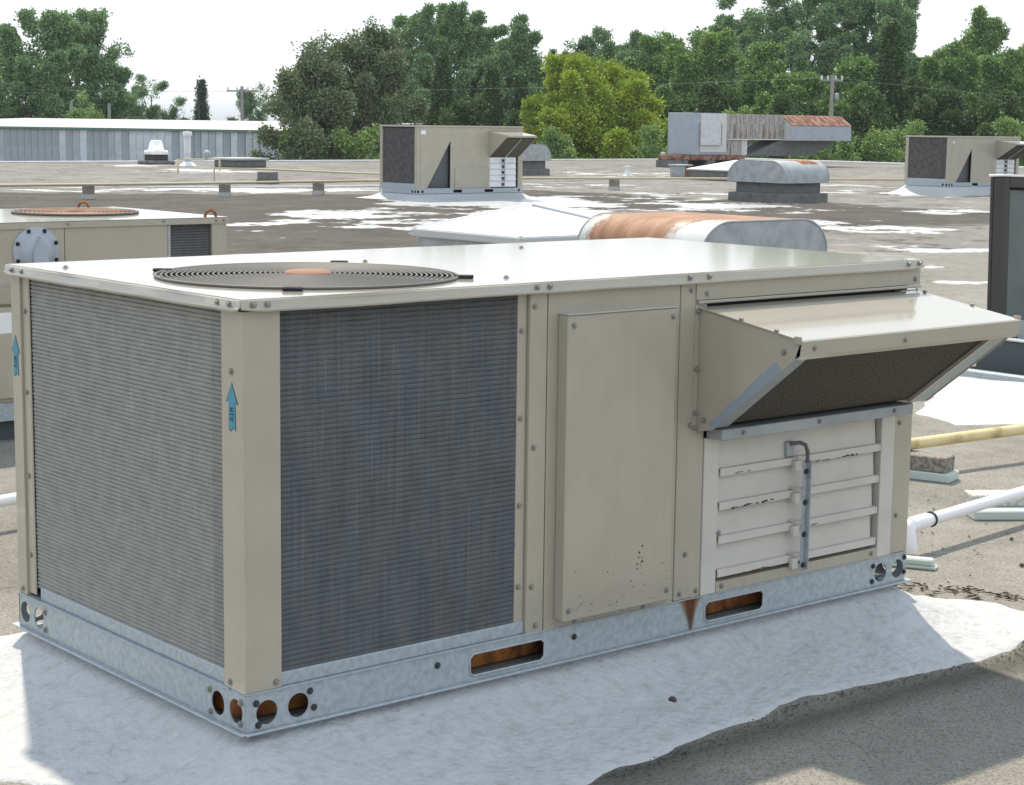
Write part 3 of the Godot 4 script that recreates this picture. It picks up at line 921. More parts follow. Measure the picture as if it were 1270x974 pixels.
func build_lid(u: Node3D):
	var c := Vector2(0.425, -0.40)
	var R := 0.338
	# top sheet with the round fan opening; plate lies in x and -z
	var m := mb()
	m.plate(v3(-0.005, H, 0.005), Vector3.RIGHT, Vector3.FORWARD, L + 0.01, D + 0.01, 0.003, [[c.x + 0.005, -c.y + 0.005, R, R, R]])
	var lid := part(u, "lid", m.done(), M.tan)
	lid_skirt(u, v3(-0.012, H, 0.005), v3(L + 0.006, H, 0.005), Vector3.BACK, 81)
	lid_skirt(u, v3(-0.005, H, -D - 0.006), v3(-0.005, H, 0.0105), Vector3.LEFT, 82)
	lid_skirt(u, v3(L + 0.005, H, 0.005), v3(L + 0.005, H, -D - 0.006), Vector3.RIGHT, 83)
	lid_skirt(u, v3(L + 0.005, H, -D - 0.005), v3(-0.005, H, -D - 0.005), Vector3.FORWARD, 84)
	screws(lid, [v3(0.018, H - 0.011, 0.0125), v3(0.052, H - 0.011, 0.0125), v3(0.777, H - 0.01, 0.0125), v3(0.816, H - 0.01, 0.0125), v3(1.274, H - 0.01, 0.0125), v3(1.342, H - 0.01, 0.0125), v3(2.126, H - 0.01, 0.0125), v3(2.172, H - 0.01, 0.0125)])
	screws(lid, [v3(-0.0125, H - 0.011, -0.03), v3(-0.0125, H - 0.011, -0.075), v3(-0.0125, H - 0.011, -D + 0.035), v3(-0.0125, H - 0.011, -D + 0.09)], Vector3.LEFT)
	screws(lid, [v3(0.794, H, -0.12), v3(0.795, H, -0.69), v3(0.06, H, -0.9), v3(1.5, H, -0.9)], Vector3.UP)
	# fan well
	var w := mb(true)
	w.lathe([Vector2(R, 0.0), Vector2(R - 0.004, -0.02), Vector2(R - 0.004, -0.2)], 64, v3(c.x, H - 0.002, c.y))
	var well := part(u, "fan_well", w.done(), M.dark_metal)
	var fl := mb()
	fl.lathe([Vector2(R - 0.004, 0), Vector2(0.0, 0.0)], 48, v3(c.x, H - 0.2, c.y))
	part(well, "well_floor", fl.done(), M.dark_metal)
	# motor and fan blades
	var mt := mb(true)
	mt.lathe([Vector2(0.062, -0.15), Vector2(0.062, -0.01), Vector2(0.055, 0.002), Vector2(0.0, 0.003)], 24, v3(c.x, H - 0.004, c.y))
	part(u, "fan_motor", mt.done(), M.rust_orange)
	for k in 4:
		var bl := mb(true)
		var n := 8
		for i in n:
			for j in 4:
				var q := []
				for e in [[0, 0], [1, 0], [1, 1], [0, 1]]:
					var rr := lerpf(0.07, R - 0.02, float(i + e[0]) / n)
					var aw := (float(j + e[1]) / 4 - 0.5) * 1.0
					var an: float = k * TAU / 4 + 0.4 + aw
					q.append(v3(c.x + rr * cos(an), H - 0.085 + aw * 0.085, c.y + rr * sin(an)))
				bl.quad(q[0], q[1], q[2], q[3])
		part(u, "fan_blade", bl.done(), M.fan_blade)
	# wire guard: rings, spokes and hold-down clips
	var rim := mb()
	rim.tube(circle(c, R + 0.012, H + 0.003, 72), 0.0038, 8, false)
	var guard := part(u, "fan_guard", rim.done(), M.guard_wire)
	for i in 25:
		var r := lerpf(0.052, R + 0.0, float(i) / 24)
		var y := H + 0.0035 + 0.005 * (1.0 - r / R)
		var g := mb()
		g.tube(circle(c, r, y, 56 if i > 8 else 32), 0.0024, 6, false)
		part(guard, "ring", g.done(), M.guard_wire)
	for k in 8:
		var a := TAU * k / 8 + 0.2
		var s := mb()
		s.tube([v3(c.x + cos(a) * 0.05, H + 0.006, c.y + sin(a) * 0.05), v3(c.x + cos(a) * (R + 0.012), H + 0.002, c.y + sin(a) * (R + 0.012))], 0.003, 6)
		part(guard, "spoke", s.done(), M.guard_wire)
	var cap := mb(true)
	cap.lathe([Vector2(0.056, 0.0), Vector2(0.05, 0.004), Vector2(0.0, 0.005)], 24, v3(c.x, H + 0.0095, c.y))
	part(guard, "centre_cap", cap.done(), M.rust_orange)
	for p in [Vector2(0.2, -0.68), Vector2(0.7, -0.16), Vector2(0.19, -0.105), Vector2(0.7, -0.67)]:
		var o := part(guard, "clip", bx(v3(-0.022, 0.0, -0.009), v3(0.022, 0.008, 0.009), 0.002), M.black, v3(p.x, H + 0.0006, p.y))
		o.rotation.y = -0.7


func circle(c: Vector2, r: float, y: float, n: int) -> Array:
	var o := []
	for i in n + 1:
		var a := TAU * i / n
		o.append(v3(c.x + r * cos(a), y, c.y + r * sin(a)))
	return o


func build_hood(u: Node3D):
	var x0 := 1.318
	var x1 := 2.176
	# sloping top with a turned-down front lip and small end folds
	var top := mb()
	var prof := [Vector2(0.822, 0.004), Vector2(0.826, 0.004), Vector2(0.7755, 0.341), Vector2(0.772, 0.345), Vector2(0.738, 0.341), Vector2(0.7275, 0.332), Vector2(0.726, 0.318), Vector2(0.729, 0.318), Vector2(0.7305, 0.33), Vector2(0.739, 0.338), Vector2(0.77, 0.341), Vector2(0.773, 0.338)]
	top.prism(prof, 0, x0 - 0.004, x1 + 0.004)
	var hood := part(u, "intake_hood", top.done(), M.tan)
	for x in [x0 - 0.007, x1 + 0.0045]:
		part(hood, "end_fold", bx(v3(x, 0.765, 0.32), v3(x + 0.0025, 0.784, 0.344), 0.0008), M.tan)
	# side cheeks
	for x in [x0, x1 - 0.002]:
		var s := mb()
		s.prism([Vector2(0.82, 0.002), Vector2(0.772, 0.336), Vector2(0.727, 0.318), Vector2(0.523, 0.058), Vector2(0.512, 0.002)], 0, x, x + 0.002)
		part(hood, "cheek", s.done(), M.tan)
		var fl := mb()
		if x < 2: fl.box(v3(x - 0.014, 0.505, 0.0016), v3(x - 0.0005, 0.832, 0.0042), 0.0008)
		else: fl.box(v3(x + 0.0025, 0.505, 0.0016), v3(x + 0.008, 0.832, 0.0042), 0.0008)
		part(hood, "cheek_flange", fl.done(), M.tan)
	# ragged grey sealant along the lower edge of the left cheek
	var se := []
	var lo := Vector2(0.523, 0.058)
	var hi := Vector2(0.727, 0.318)
	rng.seed = 5
	for i in 15:
		se.append(lo.lerp(hi, 0.0 + 0.86 * i / 14.0) + Vector2(-0.0005, 0.0005))
	for i in 15:
		var f := 1.0 - i / 14.0
		se.append(lo.lerp(hi, 0.86 * f) + Vector2(0.62, -0.78) * (0.024 + 0.006 * rng.randf() - 0.008 * (1.0 - f)) * Vector2(1, 1))
	var sm := mb()
	sm.prism(se, 0, x0 - 0.0012, x0 - 0.0002)
	part(hood, "sealant", sm.done(), M.sealant)
	# filter in the slanted opening, held in galvanised channels
	var a := v3(0, 0.727, 0.318)
	var b := v3(0, 0.521, 0.056)
	var along := (a - b).normalized()
	var nrm := along.cross(Vector3.RIGHT).normalized()
	if nrm.z < 0: nrm = -nrm
	var slab := func(xa: float, xb: float, s0: float, s1: float, n0: float, n1: float) -> ArrayMesh:
		var q := mb()
		var c := []
		for n in [n0, n1]:
			for k in [[xa, s0], [xb, s0], [xb, s1], [xa, s1]]:
				c.append(b + along * k[1] + nrm * n + Vector3.RIGHT * k[0])
		for f in [[0, 1, 2, 3], [7, 6, 5, 4], [0, 4, 5, 1], [1, 5, 6, 2], [2, 6, 7, 3], [3, 7, 4, 0]]:
			q.quad(c[f[0]], c[f[1]], c[f[2]], c[f[3]])
		return q.done()
	var len := a.distance_to(b)
	part(hood, "filter_screen", slab.call(x0 + 0.05, x1 - 0.06, 0.004, len - 0.012, -0.02, -0.012), M.filter)
	part(hood, "filter_channel", slab.call(x0 + 0.0025, x0 + 0.062, 0.0, len - 0.004, -0.011, -0.006), M.galvanized_dull)
	part(hood, "filter_channel", slab.call(x1 - 0.075, x1 - 0.0025, 0.0, len - 0.004, -0.011, -0.003), M.galvanized)
	part(hood, "filter_trim", slab.call(x1 - 0.083, x1 - 0.0755, 0.004, len - 0.006, -0.011, -0.001), M.tan)
	part(hood, "hood_liner", slab.call(x0 + 0.01, x1 - 0.01, 0.012, len - 0.02, -0.05, -0.045), M.black)
	part(hood, "bottom_rail", bx(v3(1.353, 0.492, 0.004), v3(2.112, 0.52, 0.06), 0.002), M.galvanized_dull)
	screws(hood, [v3(1.43, 0.507, 0.06), v3(1.72, 0.508, 0.06), v3(2.03, 0.508, 0.06), v3(1.7, 0.752, 0.342), v3(1.36, 0.755, 0.343)])
	screws(hood, [v3(x0 - 0.001, 0.742, 0.285), v3(x0 - 0.001, 0.545, 0.03)], Vector3.LEFT)
	screws(hood, [v3(x0 - 0.007, 0.67, 0.004), v3(x0 - 0.007, 0.56, 0.004), v3(x0 - 0.007, 0.815, 0.004), v3(x0 - 0.007, 0.522, 0.004)])
	for f in [0.42, 0.76]:
		var tab := part(hood, "tab", bx(v3(-0.002, 0, -0.005), v3(0.006, 0.007, 0.005), 0.001), M.screw, v3(x0 - 0.004, lerpf(0.826, 0.7755, f), lerpf(0.004, 0.341, f)))
		tab.rotation.x = 0.15
	for f in [0.08, 0.55]:
		part(hood, "tab", bx(v3(-0.005, 0, -0.005), v3(0.003, 0.006, 0.005), 0.001), M.screw, v3(x1 + 0.003, lerpf(0.826, 0.7755, f), lerpf(0.004, 0.341, f)))


func build_damper(u: Node3D):
	# white relief damper: frame, four blades with folded lips, and the linkage bar
	part(u, "damper_frame", bx(v3(1.3495, 0.084, -0.02), v3(1.4035, 0.4915, 0.004), 0.0015), M.damper)
	part(u, "damper_frame", bx(v3(2.051, 0.084, -0.02), v3(2.1085, 0.4915, 0.004), 0.0015), M.damper)
	part(u, "damper_frame", bx(v3(1.4045, 0.084, -0.02), v3(2.05, 0.112, 0.0045), 0.0015), M.tan)
	part(u, "damper_back", bx(v3(1.404, 0.113, -0.0195), v3(2.05, 0.4905, -0.0188)), M.tan_plain)
	screws(u, [v3(1.425, 0.099, 0.0045), v3(1.74, 0.101, 0.0045), v3(2.025, 0.099, 0.0045), v3(1.408, 0.24, 0.004)])
	var lips := [0.402, 0.314, 0.226, 0.138]
	var tops := [0.4895, 0.397, 0.309, 0.221]
	for i in 4:
		var y: float = lips[i]
		var t: float = tops[i]
		var xr := 2.036 - 0.002 * i
		var bl := mb()
		bl.prism([Vector2(t, -0.014), Vector2(t, -0.0125), Vector2(y + 0.006, -0.006), Vector2(y + 0.005, 0.006), Vector2(y - 0.014, 0.0075), Vector2(y - 0.0145, 0.0055), Vector2(y + 0.0035, 0.004), Vector2(y + 0.0045, -0.008)], 0, 1.407, xr)
		var blade := part(u, "damper_blade", bl.done(), M.damper)
		part(blade, "lip_end", bx(v3(xr + 0.0004, y - 0.014, -0.01), v3(xr + 0.008, y + 0.006, 0.0078), 0.001), M.damper)
		part(u, "bracket", bx(v3(1.678, y - 0.03, 0.0082), v3(1.699, y - 0.001, 0.0225), 0.0015), M.damper)
		part(u, "bracket_pin", bx(v3(1.684, y + 0.007, -0.004), v3(1.694, y + 0.012, 0.024), 0.001), M.damper)
	# scrapes through the paint
	rng.seed = 12
	for s in [[1.45, 0.304, 0.16], [1.86, 0.393, 0.09], [1.46, 0.395, 0.06], [1.75, 0.392, 0.08], [1.72, 0.219, 0.07], [1.5, 0.128, 0.1]]:
		var m := mb()
		var n := 14
		for k in n:
			var x: float = s[0] + s[2] * k / n
			var hh := rng.randf_range(0.0006, 0.003) * (1.0 if s[2] > 0.15 or s[0] > 1.8 else 0.55)
			var yy: float = s[1] - 0.004 + rng.randf_range(-0.002, 0.002) + (0.004 * k / n if s[2] > 0.15 else 0.0)
			if rng.randf() < 0.75: m.box(v3(x, yy - hh, 0.0071), v3(x + s[2] / n, yy + hh, 0.0081))
		part(u, "scrape", m.done(), M.rust_dark)
	var bar := mb()
	bar.box(v3(1.7025, 0.105, 0.024), v3(1.7205, 0.4, 0.0275), 0.0008)
	bar.box(v3(1.7175, 0.105, 0.0278), v3(1.7207, 0.4, 0.04), 0.0008)
	var lk := part(u, "linkage_bar", bar.done(), M.galvanized)
	var hk := mb()
	hk.tube([v3(1.672, 0.446, 0.006), v3(1.69, 0.449, 0.022), v3(1.702, 0.443, 0.03), v3(1.711, 0.425, 0.031), v3(1.7125, 0.395, 0.031)], 0.0055, 8)
	part(lk, "hook", hk.done(), M.hook_grey)
	part(lk, "hook_plate", bx(v3(1.662, 0.41, -0.0115), v3(1.69, 0.45, 0.004), 0.002), M.galvanized_dull)
	for y in [0.37, 0.287, 0.2, 0.117]:
		part(lk, "screw", screw_mesh, M.dark_metal, v3(1.711, y, 0.0276))


# ==================================================================== second unit, left behind the first
func build_left_unit():
	var l := 2.18
	var d := 1.1
	var h := 0.86
	var u := thing("rooftop_air_conditioner", "beige rooftop air conditioner behind the foreground unit's left end, with a round grey cap", "air conditioner", v3(0.373, 0.09, -4.27))
	var rl := mb()
	rl.plate(v3(0, 0, 0), Vector3.RIGHT, Vector3.UP, l, 0.08, 0.003, [[0.712, 0.037, 0.114, 0.026, 0.014], [1.479, 0.037, 0.111, 0.026, 0.014]])
	part(u, "base_rail", rl.done(), M.galvanized)
	part(u, "base_rail", bx(v3(l - 0.003, 0, -d), v3(l, 0.08, -0.003)), M.galvanized)
	part(u, "base_rail", bx(v3(0, 0, -d), v3(0.003, 0.08, -0.003)), M.galvanized)
	part(u, "curb", bx(v3(0.04, -0.09, -d + 0.04), v3(l - 0.04, 0.075, -0.04)), M.hatch_curb)
	part(u, "inner_shell", bx(v3(0.02, 0.085, -d + 0.02), v3(l - 0.02, 0.82, -0.03)), M.black)
	part(u, "body_panel", bx(v3(0, 0.081, -0.028), v3(1.357, h - 0.028, 0), 0.002), M.tan)
	part(u, "body_panel", bx(v3(1.36, 0.081, -0.028), v3(1.868, h - 0.028, -0.001), 0.002), M.tan)
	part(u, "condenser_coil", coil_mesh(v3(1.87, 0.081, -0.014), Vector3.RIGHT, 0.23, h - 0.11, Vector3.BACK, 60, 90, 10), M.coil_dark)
	part(u, "coil_edge_strip", bx(v3(1.869, 0.081, -0.012), v3(1.885, h - 0.028, -0.002)), M.galvanized_dull)
	part(u, "corner_post", bx(v3(2.101, 0.081, -0.09), v3(l, h - 0.028, 0.0), 0.002), M.tan)
	part(u, "side_panel", bx(v3(l - 0.01, 0.081, -d), v3(l, h - 0.028, -0.092), 0.002), M.tan)
	part(u, "side_panel", bx(v3(0.0, 0.081, -d), v3(0.01, h - 0.028, -0.03), 0.002), M.tan)
	part(u, "side_panel", bx(v3(0.011, 0.081, -d), v3(l - 0.011, h - 0.028, -d + 0.01), 0.002), M.tan)
	# ledge, lower panel and its white data label
	part(u, "door_ledge", bx(v3(0.75, 0.51, 0.0005), v3(1.33, 0.585, 0.03), 0.004), M.tan_plain)
	var dp := part(u, "door_panel", bx(v3(0.75, 0.1, 0.0005), v3(1.33, 0.5, 0.018), 0.003), M.tan)
	part(dp, "data_label", bx(v3(0.98, 0.385, 0.0182), v3(1.12, 0.475, 0.0188)), M.label_white)
	# bolted round flue plate with a raised, faceted boss
	var c := v3(1.222, 0.73, 0.0)
	var fp := mb(true)
	fp.lathe([Vector2(0.11, 0.0), Vector2(0.11, 0.008), Vector2(0.106, 0.011), Vector2(0.082, 0.012), Vector2(0.078, 0.02), Vector2(0.05, 0.034), Vector2(0.0, 0.042)], 36, c, Vector3.BACK)
	var flue := part(u, "flue_plate", fp.done(), M.cabinet_grey)
	var bo := mb()
	bo.prism([Vector2(-0.034, -0.1), Vector2(-0.034, 0.0), Vector2(0.0, 0.07), Vector2(0.034, 0.0), Vector2(0.034, -0.1)], 2, 0.02, 0.05)
	part(flue, "boss", bo.done(), M.cabinet_grey, c)
	for k in 8:
		var a := TAU * (k + 0.5) / 8
		var bt := part(flue, "bolt", screw_mesh, M.black, c + v3(cos(a) * 0.097, sin(a) * 0.097, 0.0115))
		bt.scale = Vector3.ONE * 1.25
	# lid, fan opening with rusty guard
	var fc := Vector2(1.715, -0.6)
	var R := 0.285
	var m := mb()
	m.plate(v3(-0.008, h, 0.008), Vector3.RIGHT, Vector3.FORWARD, l + 0.016, d + 0.016, 0.003, [[fc.x + 0.008, -fc.y + 0.008, R, R, R]])
	m.box(v3(-0.008, h - 0.03, 0.0035), v3(l + 0.008, h - 0.0005, 0.008), 0.001)
	m.box(v3(l + 0.0035, h - 0.03, -d), v3(l + 0.008, h - 0.0005, 0.003), 0.001)
	m.box(v3(-0.008, h - 0.03, -d), v3(-0.0035, h - 0.0005, 0.003), 0.001)
	m.box(v3(-0.008, h - 0.03, -d - 0.008), v3(l + 0.008, h - 0.0005, -d - 0.0035), 0.001)
	var lid := part(u, "lid", m.done(), M.tan)
	screws(lid, [v3(1.37, h - 0.012, 0.008), v3(1.845, h - 0.012, 0.008), v3(2.12, h - 0.015, 0.008), v3(2.16, h - 0.015, 0.008)])
	var w := mb(true)
	w.lathe([Vector2(R, 0.0), Vector2(R - 0.004, -0.012), Vector2(R - 0.01, -0.03), Vector2(0.06, -0.035), Vector2(0.05, -0.01), Vector2(0.0, -0.008)], 48, v3(fc.x, h - 0.001, fc.y))
	part(u, "fan_well", w.done(), M.rust_pale)
	var rim := mb()
	rim.tube(circle(fc, R + 0.006, h + 0.006, 56), 0.006, 8, false)
	var guard := part(u, "fan_guard", rim.done(), M.guard_wire)
	for i in 12:
		var g := mb()
		g.tube(circle(fc, lerpf(0.06, R, i / 11.0), h + 0.006, 40), 0.0032, 5, false)
		part(guard, "ring", g.done(), M.rust_pale)
	for p in [v3(l - 0.05, h, -0.06), v3(l - 0.2, h, -d + 0.06), v3(0.1, h, -0.06)]:
		var lg := mb()
		lg.tube([p + v3(-0.03, 0, 0), p + v3(-0.022, 0.02, 0), p + v3(0, 0.03, 0), p + v3(0.022, 0.02, 0), p + v3(0.03, 0, 0)], 0.007, 7)
		part(u, "lifting_lug", lg.done(), M.rust)


# ==================================================================== two units farther off
func far_unit(label: String, at: Vector3, l: float, d: float, h: float, tri: Array, hood_from: float, has_lower: bool) -> Node3D:
	var u := thing("rooftop_air_conditioner", label, "air conditioner", at)
	var r := h * 0.07
	var fr := mb()
	var holes := [[l * 0.012, r * 0.45, 0.026, 0.026, 0.026], [l * 0.05, r * 0.45, 0.026, 0.026, 0.026], [l * 0.375, r * 0.45, l * 0.04, 0.027, 0.012], [l * 0.672, r * 0.45, l * 0.042, 0.027, 0.012], [l * 0.965, r * 0.45, 0.026, 0.026, 0.026]]
	fr.plate(v3(0, 0, 0), Vector3.RIGHT, Vector3.UP, l, r, 0.003, holes)
	part(u, "base_rail", fr.done(), M.galvanized)
	var lr := mb()
	lr.plate(v3(0, 0, -d), Vector3.BACK, Vector3.UP, d - 0.003, r, 0.003, [[0.05, r * 0.45, 0.026, 0.026, 0.026], [d - 0.14, r * 0.45, 0.026, 0.026, 0.026], [d - 0.05, r * 0.45, 0.026, 0.026, 0.026]])
	part(u, "base_rail", lr.done(), M.galvanized)
	part(u, "base_rail", bx(v3(l - 0.003, 0, -d), v3(l, r, -0.003)), M.galvanized)
	part(u, "inner_shell", bx(v3(0.04, 0.01, -d + 0.03), v3(l - 0.02, h - 0.04, -0.08)), M.black)
	# left face: coil between two posts above a galvanised flange
	part(u, "coil_flange", bx(v3(0.004, r, -d + 0.08), v3(0.02, r + h * 0.075, -0.08), 0.002), M.galvanized)
	part(u, "condenser_coil", coil_mesh(v3(0.02, r + h * 0.075, -d + 0.08), Vector3.BACK, d - 0.16, h * 0.82, Vector3.LEFT, 60, 95, 12), M.coil_far)
	part(u, "corner_post", bx(v3(0, r, -d), v3(0.04, h - 0.03, -d + 0.08), 0.003), M.tan)
	part(u, "corner_post", bx(v3(0, r, -0.08), v3(l * 0.03, h - 0.03, 0), 0.003), M.tan)
	# front panel with a slanted triangular opening onto the dark coil compartment
	var a: Vector2 = tri[0] * Vector2(l, h)
	var b: Vector2 = tri[1] * Vector2(l, h)
	var c: Vector2 = tri[2] * Vector2(l, h)
	var x0 := l * 0.031
	var pn := mb()
	pn.prism([Vector2(x0, r), Vector2(a.x, r), Vector2(a.x, a.y), Vector2(c.x, c.y), Vector2(c.x, h - 0.03), Vector2(x0, h - 0.03)], 2, -0.02, -0.001)
	part(u, "slanted_panel", pn.done(), M.tan)
	part(u, "sill_strip", bx(v3(a.x + 0.002, r, -0.02), v3(c.x - 0.001, a.y, -0.001)), M.galvanized)
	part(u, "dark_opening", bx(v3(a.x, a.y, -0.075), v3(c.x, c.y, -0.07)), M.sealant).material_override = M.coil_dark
	var hx := l * hood_from
	part(u, "body_panel", bx(v3(c.x + 0.002, r, -0.02), v3(hx - 0.002, h - 0.03, -0.001), 0.003), M.tan)
	if has_lower:
		part(u, "lower_panel", bx(v3(l * 0.345, r + 0.01, 0.0), v3(hx - 0.02, h * 0.38, 0.012), 0.004), M.tan)
		part(u, "label_plate", bx(v3(l * 0.032, h * 0.87, 0.0), v3(l * 0.075, h * 0.93, 0.004)), M.label_white)
	else:
		part(u, "label_plate", bx(v3(l * 0.04, h * 0.86, 0.0), v3(l * 0.06, h * 0.9, 0.004)), M.label_white)
	part(u, "upper_panel", bx(v3(hx, h * 0.92, -0.02), v3(l, h - 0.03, -0.001), 0.002), M.tan)
	part(u, "corner_post", bx(v3(l * 0.955, r, -0.05), v3(l, h * 0.919, -0.001), 0.003), M.tan)
	part(u, "side_panel", bx(v3(l - 0.01, r, -d), v3(l, h - 0.03, -0.051)), M.tan)
	part(u, "side_panel", bx(v3(0.041, r, -d), v3(l - 0.011, h - 0.03, -d + 0.01)), M.tan)
	# damper of five blades under the hood
	var dx := l * 0.945
	part(u, "damper_frame", bx(v3(hx, r, -0.02), v3(hx + 0.03, h * 0.535, 0.0), 0.002), M.damper)
	for i in 5:
		var y0 := lerpf(r + 0.02, h * 0.535, i / 5.0)
		var y1 := lerpf(r + 0.02, h * 0.535, (i + 1) / 5.0) - 0.006
		var bl := mb()
		bl.prism([Vector2(y1, -0.016), Vector2(y1, -0.014), Vector2(y0 + 0.02, 0.0), Vector2(y0, 0.004), Vector2(y0, 0.0), Vector2(y0 + 0.018, -0.004)], 0, hx + 0.032, dx - 0.03)
		part(u, "damper_blade", bl.done(), M.white_paint)
		part(u, "bracket", bx(v3((hx + dx) / 2 - 0.03, y0 + 0.02, 0.002), v3((hx + dx) / 2 + 0.02, y0 + 0.07, 0.03)), M.dark_metal)
	part(u, "linkage_bar", bx(v3((hx + dx) / 2 + 0.0, r + 0.05, 0.031), v3((hx + dx) / 2 + 0.02, h * 0.52, 0.037)), M.galvanized_dull)
	# hood
	var hd := 0.52
	var tp := mb()
	tp.prism([Vector2(h * 0.915, 0.0), Vector2(h * 0.92, 0.0), Vector2(h * 0.865, hd), Vector2(h * 0.835, hd), Vector2(h * 0.835, hd - 0.004), Vector2(h * 0.86, hd - 0.004)], 0, hx - 0.01, dx + 0.03)
	var hood := part(u, "intake_hood", tp.done(), M.tan)
	for x in [hx - 0.01, dx + 0.027]:
		var s := mb()
		s.prism([Vector2(h * 0.914, 0.0), Vector2(h * 0.859, hd - 0.005), Vector2(h * 0.835, hd - 0.005), Vector2(h * 0.545, 0.03), Vector2(h * 0.545, 0.0)], 0, x, x + 0.003)
		part(hood, "cheek", s.done(), M.tan)
	var fs := mb()
	var q0 := v3(hx, h * 0.545, 0.0)
	var q1 := v3(hx, h * 0.83, hd - 0.05)
	var wv := Vector3.RIGHT * (dx + 0.02 - hx)
	fs.quad(q0, q1, q1 + wv, q0 + wv)
	fs.quad(q0 - v3(0, 0.01, 0), q0 - v3(0, 0.01, 0) + wv, q1 + wv - v3(0, 0.01, 0), q1 - v3(0, 0.01, 0))
	part(hood, "filter_screen", fs.done(), M.filter)
	var dv := mb()
	dv.tube([q0 + wv * 0.55 + v3(0, -0.012, 0.01), q1 + wv * 0.55 + v3(0, -0.012, 0.0)], 0.012, 6)
	part(hood, "filter_divider", dv.done(), M.galvanized_dull)
	# lid
	part(u, "lid", bx(v3(-0.012, h - 0.03, -d - 0.012), v3(l + 0.012, h, 0.012), 0.004), M.tan)
	# membrane skirt
	var e := 0.35
	var pr := [[Vector2(0.02, -0.02), Vector2(-0.25, 0.3)], [Vector2(l * 0.5, -0.02), Vector2(l * 0.5, 0.24)], [Vector2(l - 0.02, -0.02), Vector2(l + 0.3, 0.3)], [Vector2(l - 0.02, -d + 0.02), Vector2(l + e, -d - e)], [Vector2(0.02, -d + 0.02), Vector2(-e, -d - e)]]
	for k in pr:
		k[0] += Vector2(at.x, at.z)
		k[1] += Vector2(at.x, at.z)
	pr.reverse()
	flashing("white roof membrane skirt round the " + ("more distant unit at the right edge" if at.x > 25 else "distant unit in the middle of the roof"), pr, at.y - 0.006, int(at.x * 10), 8, 0.12)
	return u


func build_far_units():
	far_unit("beige rooftop air conditioner in the middle distance, with a dark triangular opening, below the poplars", v3(17.95, 0.115, -23.2), 2.46, 1.13, 1.21, [Vector2(0.09, 0.078), Vector2(0.31, 0.078), Vector2(0.306, 0.78)], 0.67, true)
	far_unit("farther beige rooftop air conditioner at the right edge behind the open roof hatch", v3(29.9, 0.19, -20.65), 2.46, 1.15, 1.04, [Vector2(0.1, 0.075), Vector2(0.3, 0.075), Vector2(0.31, 0.75)], 0.66, false)


# ==================================================================== vents, skylights, make-up air unit
func barrel(w: float, y0: float, h: float, rad: float) -> Array:      # outline (u, y) with rounded upper corners
	var o := [Vector2(-w / 2, y0), Vector2(w / 2, y0)]
	for i in 11:
		var a := PI / 2 * i / 10
		o.append(Vector2(w / 2 - rad + rad * cos(a), y0 + h - rad * 0.82 + rad * 0.82 * sin(a)))
	for i in 11:
		var a := PI / 2 + PI / 2 * i / 10
		o.append(Vector2(-w / 2 + rad + rad * cos(a), y0 + h - rad * 0.82 + rad * 0.82 * sin(a)))
	return o


# hood whose barrel runs along local z; the ends are flat plates
func barrel_vent(label: String, at: Vector3, turn: float, w: float, depth: float, y0: float, h: float, body: Material, rad: float, curb := true) -> Node3D:
	var u := thing("barrel_vent", label, "roof vent", at, "", turn)
	var o := barrel(w, y0, h, rad)
	var m := mb(true)
	var n := o.size()
	var run := [0.0]
	for i in range(1, n): run.append(run[-1] + (o[i] as Vector2).distance_to(o[i - 1]))
	for i in range(1, n):
		var p: Vector2 = o[i]
		var q: Vector2 = o[(i + 1) % n]
		if i == n - 1:
			q = o[0]
		var f0: float = (run[i] - w) / (run[-1] - w)
		var f1: float = 1.0 if i == n - 1 else (run[i + 1] - w) / (run[-1] - w)
		for s in 6:
			var z0 := lerpf(-depth / 2, depth / 2, s / 6.0)
			var z1 := lerpf(-depth / 2, depth / 2, (s + 1) / 6.0)
			m.quad(v3(p.x, p.y, z0), v3(q.x, q.y, z0), v3(q.x, q.y, z1), v3(p.x, p.y, z1), Vector2(s / 6.0, 1.0 - f0), Vector2(s / 6.0, 1.0 - f1), Vector2((s + 1) / 6.0, 1.0 - f1), Vector2((s + 1) / 6.0, 1.0 - f0))
	part(u, "barrel_sheet", m.done(), body)
	for s in [-1.0, 1.0]:
		var e := mb()
		var oo := []
		for p in o: oo.append(p)
		e.prism(oo, 2, s * depth / 2 - 0.004, s * depth / 2 + 0.004)
		part(u, "end_plate", e.done(), M.galvanized_dull)
		var rim := mb()
		var pts := []
		for i in range(1, n): pts.append(v3(o[i].x, o[i].y, s * (depth / 2 + 0.004)))
		rim.tube(pts, 0.008, 6)
		part(u, "seam", rim.done(), M.galvanized_dull)
	part(u, "bottom_rim", bx(v3(-w / 2 - 0.012, y0 - 0.014, -depth / 2 - 0.016), v3(w / 2 + 0.012, y0 - 0.0005, depth / 2 + 0.016), 0.003), M.galvanized_dull)
	if curb:
		part(u, "throat", bx(v3(-w * 0.42, y0 * 0.45, -depth * 0.41), v3(w * 0.42, y0 - 0.015, depth * 0.41), 0.004), M.curb_grey)
		part(u, "curb", bx(v3(-w * 0.5, -0.01, -depth * 0.49), v3(w * 0.5, y0 * 0.449, depth * 0.49), 0.01), M.curb_grey)
	return u


